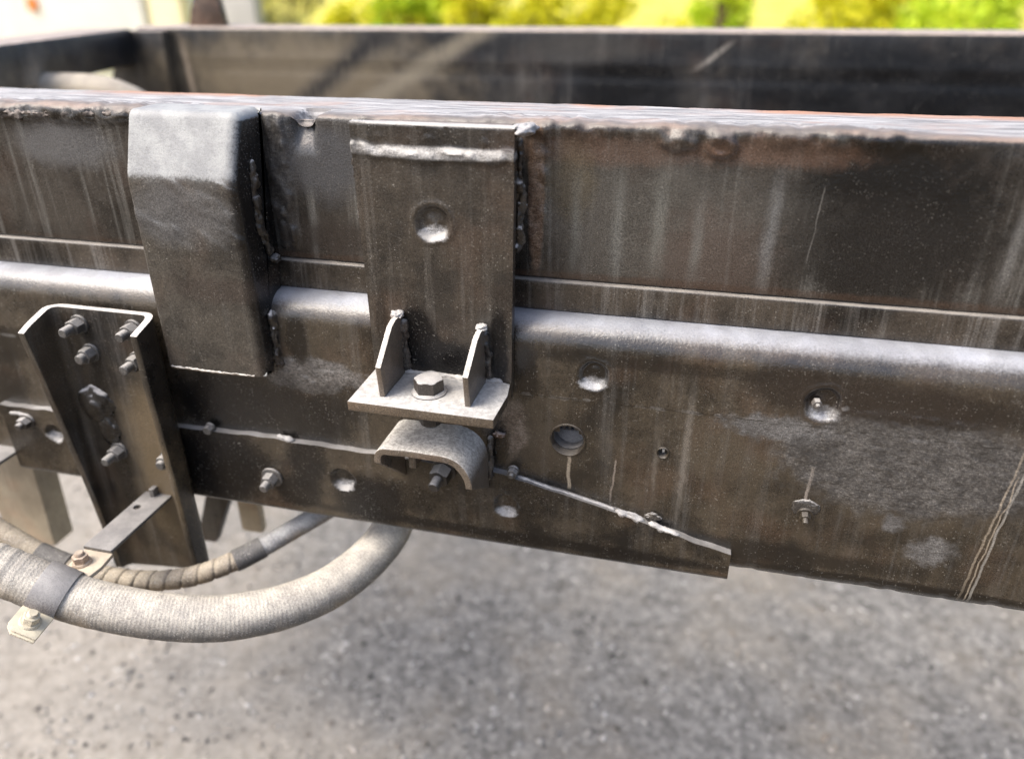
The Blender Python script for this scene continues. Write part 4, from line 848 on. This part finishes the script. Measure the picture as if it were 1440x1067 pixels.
def clamp_band():
    # open strap: inner tab edge -> over the hose -> outer tab
    tang = Vector((0.045, 0.009, -0.026)).normalized()
    side = Vector((0, 0, 1)).cross(tang).normalized(); nrm = tang.cross(side)
    c = Vector((CX, CYc, CZ))
    V = []; F = []; w2 = 0.0150; th = 0.0020
    angs = np.linspace(R(-12), R(192), 34)
    for a in angs:
        for rr in (CR, CR+th):
            for s in (-w2, w2):
                V.append(c+tang*s+(side*math.cos(a)+nrm*math.sin(a))*rr)
    for i in range(len(angs)-1):
        b = i*4; e = b+4
        F += [(b, b+1, e+1, e), (b+2, e+2, e+3, b+3), (b, e, e+2, b+2), (b+1, b+3, e+3, e+1)]
    F += [(0, 2, 3, 1), tuple(len(V)-4+k for k in (0, 1, 3, 2))]
    bm = bmesh.new(); vs = [bm.verts.new(v) for v in V]
    for f in F: bm.faces.new([vs[k] for k in f])
    bm_obj('clamp_strap', bm, M['strap'], hb, 0.0006)
    return c, tang, side, nrm
cc, ct, cs, cn = clamp_band()
def tab_outer():
    bm = bmesh.new()
    sgn = -1 if cs.y > 0 else 1          # outward (towards the viewer)
    o = cs*sgn
    for (d0, th, ext, w2) in ((0, 0.0024, 0.030, 0.0155), (-0.0028, 0.0024, 0.0315, 0.0150)):
        base = cc+o*(CR+0.0005)-cn*0.004+cn*d0
        P = [base-ct*w2, base+ct*w2, base+ct*w2*0.95+o*ext, base-ct*w2*0.55+o*ext*1.0, base-ct*w2+o*ext*0.8]
        A = [bm.verts.new(p) for p in P]; B = [bm.verts.new(p+cn*th) for p in P]; n = len(P)
        bm.faces.new(A[::-1]); bm.faces.new(B)
        for i in range(n): bm.faces.new((A[i], A[(i+1) % n], B[(i+1) % n], B[i]))
    bm_obj('outer_clamp_tab', bm, M['yellowbolt'], hb, 0.0006)
    p = cc+o*(CR+0.0155)-cn*0.0018
    fastener('tab_nut', tuple(p), tuple(cn), M['yellowbolt'], hb, 0.0135, 0.0080, 0, 0.0048, 0.0045, 0.2, 0.0098)
tab_outer()

# left hand flat bar with slot and the tan upright under it
bar_with_hole('flat_bar', -0.5830, -0.5480, -0.0760, -0.0425+0.045, 0.8360, 0.8400, -0.5720, -0.0580, 0.0055, M['bar'], hb)
extrude_poly('tan_upright', [(-0.735, 0.60), (-0.650, 0.60), (-0.640, 0.795), (-0.735, 0.795)], 'y', 0.05, 0.09, M['tanframe'], truck, 0.004)
box('hanging_tab', -0.352, -0.318, 0.09, 0.105, 0.655, 0.82, M['tanframe'], truck, 0.006)
extrude_poly('diagonal_brace', [(-0.425, 0.63), (-0.395, 0.63), (-0.320, 0.795), (-0.365, 0.795)], 'y', 0.085, 0.099, M['channel'], truck, 0.002)

# ------------------------------------------------------------------ far side of the frame
FYo = 0.90
fprof = densify(roundpoly([(FYo, 1.045), (FYo, 1.268), (FYo+0.12, 1.268), (FYo+0.12, 1.045)], [0.004, 0.006, 0.006, 0.004], 5), lambda m: 0.012)
def far_h(X, Y, Z, NY, NZ):
    hgt = 0.0012*fbm(X*6, 0, Z*14, 151, 4)+0.002*np.exp(-((Z-1.207)/0.006)**2)*(Y < FYo+0.01)-0.002*np.exp(-((Z-1.192)/0.006)**2)*(Y < FYo+0.01)
    return hgt
fb = sweep('far_subframe_beam', fprof, np.linspace(-0.985, 1.6, 260), far_h, M['farbeam'], truck); fb['label'] = 'dark far beam of the frame with a rusty top edge'
box('far_frame_rail', -1.3, 1.6, FYo-0.03, FYo+0.10, 0.822, 1.040, M['farbeam'], truck, 0.01)
def skew_beam(name, A, B, wid, z0, z1, mat, bev=0.006):
    A = Vector((*A, 0)); B = Vector((*B, 0)); d = (B-A).normalized(); s = Vector((-d.y, d.x, 0))*wid
    return extrude_poly(name, [tuple((A)[:2]), tuple((B)[:2]), tuple((B+s)[:2]), tuple((A+s)[:2])], 'z', z0, z1, mat, truck, bev)
cm = skew_beam('cross_member', (-0.985, 0.88), (-0.790, 0.135), -0.11, 1.195, 1.2655, M['farbeam']); cm['label'] = 'cross member joining the two beams at the left'
extrude_poly('corner_gusset', [(-1.09, 1.10), (-0.912, 1.10), (-0.905, 1.262), (-1.0, 1.262)], 'y', FYo-0.030, FYo-0.001, M['farbeam'], truck, 0.004)
tube('tan_air_pipe', catmull([(-1.15, 0.46, 1.150), (-1.00, 0.49, 1.170), (-0.88, 0.52, 1.178), (-0.79, 0.55, 1.168), (-0.735, 0.58, 1.120), (-0.72, 0.60, 1.04), (-0.72, 0.61, 0.92)], 0.02), 0.036, M['tanframe'], truck, 24)
extrude_poly('rusty_tab', [(-0.885, 1.262), (-0.795, 1.262), (-0.806, 1.345), (-0.845, 1.350), (-0.872, 1.300)], 'y', FYo+0.035, FYo+0.055, M['rustweld'], truck, 0.004)
for x in (-0.85, 0.95): box('cross_bar', x-0.05, x+0.05, 0.047, FYo-0.031, 0.86, 0.96, M['channel'], truck, 0.008)

# ------------------------------------------------------------------ hoses
HP = [(-0.62, -0.275, 0.952), (-0.535, -0.255, 0.910), (-0.4466, -0.2330, 0.862), (-0.3949, -0.2210, 0.8345), (CX, CYc, CZ), (-0.3085, -0.2020, 0.7910), (-0.2572, -0.1880, 0.7763), (-0.2087, -0.1660, 0.7626), (-0.1687, -0.1380, 0.7550),
      (-0.1367, -0.1050, 0.7506), (-0.1123, -0.0680, 0.7500), (-0.0930, -0.0250, 0.7560), (-0.0830, 0.0150, 0.7680), (-0.0819, 0.050, 0.800), (-0.082, 0.075, 0.86), (-0.082, 0.085, 0.95)]
hp = catmull(HP, 0.0021)
def hose_r(S, TH, L):
    return 0.00004*np.sin(S/0.0040*6.283)+0.0006*fbm(S*60, np.cos(TH)*2, np.sin(TH)*2, 161, 3)+0.0005*np.sin(S/0.013*6.283)*sstep(0.29, 0.26, S)
hose = empty('thick_hose', tuple(hp[len(hp)//3]))
tag(hose, 'thick grey dusty rubber hose looping below the rail, held by a strap', 'hose')
tube('hose_wall', hp, 0.0236, M['hose'], hose, 48, hose_r)
SP = [(-0.66, -0.135, 0.880), (-0.5344, -0.1300, 0.8125), (-0.5016, -0.1300, 0.7944), (-0.4516, -0.1300, 0.7693), (-0.3945, -0.1250, 0.7497), (-0.3380, -0.1150, 0.7426), (-0.2925, -0.1000, 0.7436), (-0.2581, -0.0800, 0.7498), (-0.2290, -0.0500, 0.7555),
      (-0.1932, -0.0100, 0.7674), (-0.1598, 0.0300, 0.7785), (-0.1290, 0.0600, 0.7930), (-0.10, 0.09, 0.83), (-0.09, 0.10, 0.92)]
spth = catmull(SP, 0.0013)
scum = np.concatenate(([0], np.cumsum(np.linalg.norm(np.diff(spth, axis=0), axis=1))))
def part_path(xa, xb):
    i0 = int(np.argmin(abs(spth[:, 0]-xa))); i1 = int(np.argmin(abs(spth[:, 0]-xb))); return spth[i0:i1+1]
thin = empty('thin_hose', tuple(spth[len(spth)//2]))
tag(thin, 'thin tan spiral wrapped hose passing behind the thick hose', 'hose')
tube('plain_sleeve', part_path(-0.655, -0.452), 0.0122, M['thin'], thin, 28)
def spiral(S, TH, L):
    ph = (S/0.0175+TH/6.283) % 1.0
    return -0.0016*sstep(0.10, 0.02, np.minimum(ph, 1-ph))+0.0007*(ph-0.5)+0.0003*vn(S*200, np.cos(TH)*2, np.sin(TH)*2, 4)
tube('spiral_wrap', part_path(-0.425, -0.242), 0.0116, M['thin'], thin, 36, spiral)
tube('grey_sleeve', part_path(-0.226, -0.10), 0.0118, M['thingrey'], thin, 28, lambda S, TH, L: 0.0004*fbm(S*70, np.cos(TH)*2, np.sin(TH)*2, 6, 3))
for a, b in ((-0.456, -0.422), (-0.246, -0.223)):
    tube('tape_band', part_path(a, b), 0.0130, M['tape'], thin, 28, lambda S, TH, L: 0.0002*vn(S*300, np.cos(TH)*3, 0, 9))

# ------------------------------------------------------------------ background
def plain(name, c, r=0.6, var=0.12, sc=3.0):
    n = NB(name); f = n.noise(n.pos(), sc, 5, 0.65)
    return n.finish(n.mix(n.ss(f, 0.3, 0.7), tuple(q*(1-var) for q in c), tuple(min(0.9, q*(1+var)) for q in c)), r, n.noise(n.pos(), sc*20, 3), 0.2, 0.003)
mw = plain('white_body_paint', (0.80, 0.79, 0.75), 0.35, 0.05); mk = plain('black_rubber', (0.03, 0.03, 0.03), 0.8); mg = plain('window_glass', (0.03, 0.04, 0.045), 0.08)
mo = plain('orange_lens', (0.75, 0.25, 0.06), 0.3); mgr = plain('grey_concrete', (0.42, 0.41, 0.39), 0.9); mcr = plain('cream_paint', (0.80, 0.72, 0.45), 0.7); mtr = plain('grey_trim', (0.25, 0.25, 0.25), 0.6)
van = empty('parked_van', (-7.2, 6.9, 0)); tag(van, 'white box body vehicle parked behind the frame at the left', 'van')
extrude_poly('body', [(5.95, 0.45), (5.95, 2.35), (6.15, 2.5), (7.75, 2.5), (7.95, 2.35), (7.95, 0.45)], 'x', -9.6, -4.83, mw, van, 0.05)
extrude_poly('cab', [(-9.6, 0.5), (-11.3, 0.5), (-11.4, 1.25), (-10.9, 1.45), (-10.3, 2.25), (-9.6, 2.3)], 'y', 6.0, 7.9, mw, van, 0.06)
extrude_poly('side_window', [(-9.8, 1.4), (-10.75, 1.4), (-10.25, 2.1), (-9.8, 2.12)], 'y', 5.985, 6.02, mg, van, 0.01)
box('side_trim', -9.55, -4.88, 5.925, 5.955, 0.62, 0.70, mtr, van, 0.008)
box('marker_lamp', -6.02, -5.92, 5.915, 5.955, 1.13, 1.24, mo, van, 0.012)
box('door_seam_panel', -8.2, -6.9, 5.935, 5.952, 0.75, 2.2, mw, van, 0.008)
box('door_handle', -7.05, -6.95, 5.90, 5.94, 1.30, 1.36, mk, van, 0.01)
for wx, wy in ((-10.6, 6.1), (-6.0, 6.1), (-10.6, 7.8), (-6.0, 7.8)):
    wb = bmesh.new(); bmesh.ops.create_cone(wb, cap_ends=True, segments=40, radius1=0.37, radius2=0.37, depth=0.24, matrix=Matrix.Translation((wx, wy, 0.37)) @ Matrix.Rotation(R(90), 4, 'X'))
    tyre = bm_obj('wheel', wb, mk, van, 0.03); wb = bmesh.new()
    bmesh.ops.create_cone(wb, cap_ends=True, segments=32, radius1=0.22, radius2=0.20, depth=0.26, matrix=Matrix.Translation((wx, wy, 0.37)) @ Matrix.Rotation(R(90), 4, 'X'))
    bm_obj('rim', wb, mtr, tyre, 0.01)
def post(name, x, wd, y, hgt, mat, label):
    p = empty(name, (x, y, 0)); tag(p, label, 'post')
    extrude_poly('shaft', [(x-wd/2, y-0.07), (x+wd/2, y-0.07), (x+wd/2, y+0.07), (x-wd/2, y+0.07)], 'z', 0, hgt, mat, p, 0.015)
    extrude_poly('cap', [(x-wd/2-0.02, y-0.09), (x+wd/2+0.02, y-0.09), (x+wd/2+0.02, y+0.09), (x-wd/2-0.02, y+0.09)], 'z', hgt, hgt+0.05, mat, p, 0.015)
post('concrete_post', -3.92, 0.44, 6.0, 1.75, mgr, 'wide grey concrete post blurred behind the rusty tab')
post('cream_post', -4.62, 0.32, 6.05, 1.70, mcr, 'cream painted post just right of the white van')

def leaf_mat(name, c1, c2):
    n = NB(name); r = n.island()
    col = n.mix(n.ss(r, 0.1, 0.9), c1, c2)
    n.finish(col, 0.5, None); n.b.inputs['Specular IOR Level'].default_value = 0.3
    tr = n.new('ShaderNodeBsdfTranslucent'); n.L.new(col, tr.inputs[0]); ms = n.new('ShaderNodeMixShader'); ms.inputs[0].default_value = 0.4
    n.L.new(n.b.outputs[0], ms.inputs[1]); n.L.new(tr.outputs[0], ms.inputs[2])
    n.L.new(ms.outputs[0], n.N['Material Output'].inputs['Surface']); return n.m
LM = [leaf_mat('yellow_green_leaf', (0.52, 0.54, 0.02), (0.84, 0.78, 0.05)), leaf_mat('fresh_green_leaf', (0.36, 0.52, 0.02), (0.66, 0.76, 0.06)), leaf_mat('pale_straw_leaf', (0.50, 0.50, 0.16), (0.80, 0.72, 0.32))]
mb = plain('bark', (0.12, 0.085, 0.055), 0.9)
def bush(x, y, rx, hgt, kind, label, seed, name='bush', n=2600, trunk=False):
    g = np.random.default_rng(seed); t = empty(name, (x, y, 0)); tag(t, label, 'bush' if not trunk else 'tree', None if trunk else 'bushes behind the frame')
    nc = 26; z_lo = 0.9 if trunk else 0.12
    cen = np.stack((g.normal(0, rx*0.42, nc), g.normal(0, rx*0.40, nc), z_lo+(hgt-z_lo)*g.beta(1.6, 1.5, nc)), 1); cr = g.uniform(0.10, 0.26, nc)*min(1.2, rx/0.7)
    k = g.integers(0, nc, n); d = g.normal(0, 1, (n, 3)); d /= np.linalg.norm(d, axis=1)[:, None]
    p = cen[k]+d*(cr[k]*g.random(n)**0.4)[:, None]; p[:, 2] = np.maximum(p[:, 2], 0.03)
    L = g.uniform(0.035, 0.075, n); a = g.normal(0, 1, (n, 3)); a /= np.linalg.norm(a, axis=1)[:, None]
    b = np.cross(a, g.normal(0, 1, (n, 3))); b /= np.linalg.norm(b, axis=1)[:, None]
    V = np.stack((p-a*L[:, None], p+b*L[:, None]*0.42, p+a*L[:, None], p-b*L[:, None]*0.42), 1)+np.array((x, y, 0))
    mesh_from('crown', V.reshape(-1, 3), np.arange(n*4).reshape(-1, 4), LM[kind], t, False, None)
    VS, FS = [], []
    stems = [((0, 0, 0), (g.normal(0, 0.03), g.normal(0, 0.03), 1.0), 0.06)] if trunk else []
    for c in cen[:(8 if trunk else 12)]: stems.append((((0, 0, 0) if not trunk else (0, 0, 0.9)), tuple(c), 0.02))
    for (p0, p1, r) in stems:
        p0 = np.array(p0, float); p1 = np.array(p1, float); u = p1-p0; u /= np.linalg.norm(u)+1e-9; v = np.cross(u, (0.3, 0.9, 0.1)); v /= np.linalg.norm(v); q = np.cross(u, v); o = len(VS)
        for s in (0, 0.5, 1.0):
            for kk in range(6): VS.append(p0+(p1-p0)*s+(v*math.cos(kk*1.0472)+q*math.sin(kk*1.0472))*r*(1-0.6*s)+np.array((x, y, 0)))
        for s in range(2):
            for kk in range(6): FS.append((o+s*6+kk, o+s*6+(kk+1) % 6, o+s*6+6+(kk+1) % 6, o+s*6+6+kk))
    mesh_from('trunk' if trunk else 'stem', VS, FS, mb, t, True, None)
bush(-5.00, 8.6, 0.85, 1.45, 2, 'pale straw green bush right of the grey post', 11)
bush(-3.60, 9.1, 0.75, 1.30, 1, 'loose green bush second from the grey post', 12)
bush(-2.50, 8.8, 0.95, 1.55, 0, 'brightest yellow green bush left of the centre', 13, n=3600)
bush(-4.30, 9.9, 0.80, 1.30, 0, 'yellow bush filling the gap between the pale bush and the loose green bush', 21)
bush(-3.05, 10.2, 0.80, 1.35, 0, 'yellow green bush half hidden behind the brightest bush', 22)
bush(2.20, 10.2, 0.90, 1.40, 1, 'green bush in the gap behind the two right hand bushes', 23)
bush(-1.35, 9.0, 0.85, 1.40, 0, 'yellow bush beside the bare tan field', 14)
bush(0.15, 9.0, 0.40, 2.2, 1, 'young tree with thin brown trunk behind the frame', 15, 'young_tree', 1500, True)
bush(0.10, 10.2, 0.60, 1.20, 1, 'small green bush just behind the thin trunk', 19)
bush(1.60, 9.0, 0.85, 1.40, 0, 'yellow green bush right of the pinkish bare soil', 16, n=3200)
bush(2.85, 8.9, 0.95, 1.55, 1, 'greenest bush at the right edge', 17, n=3600)
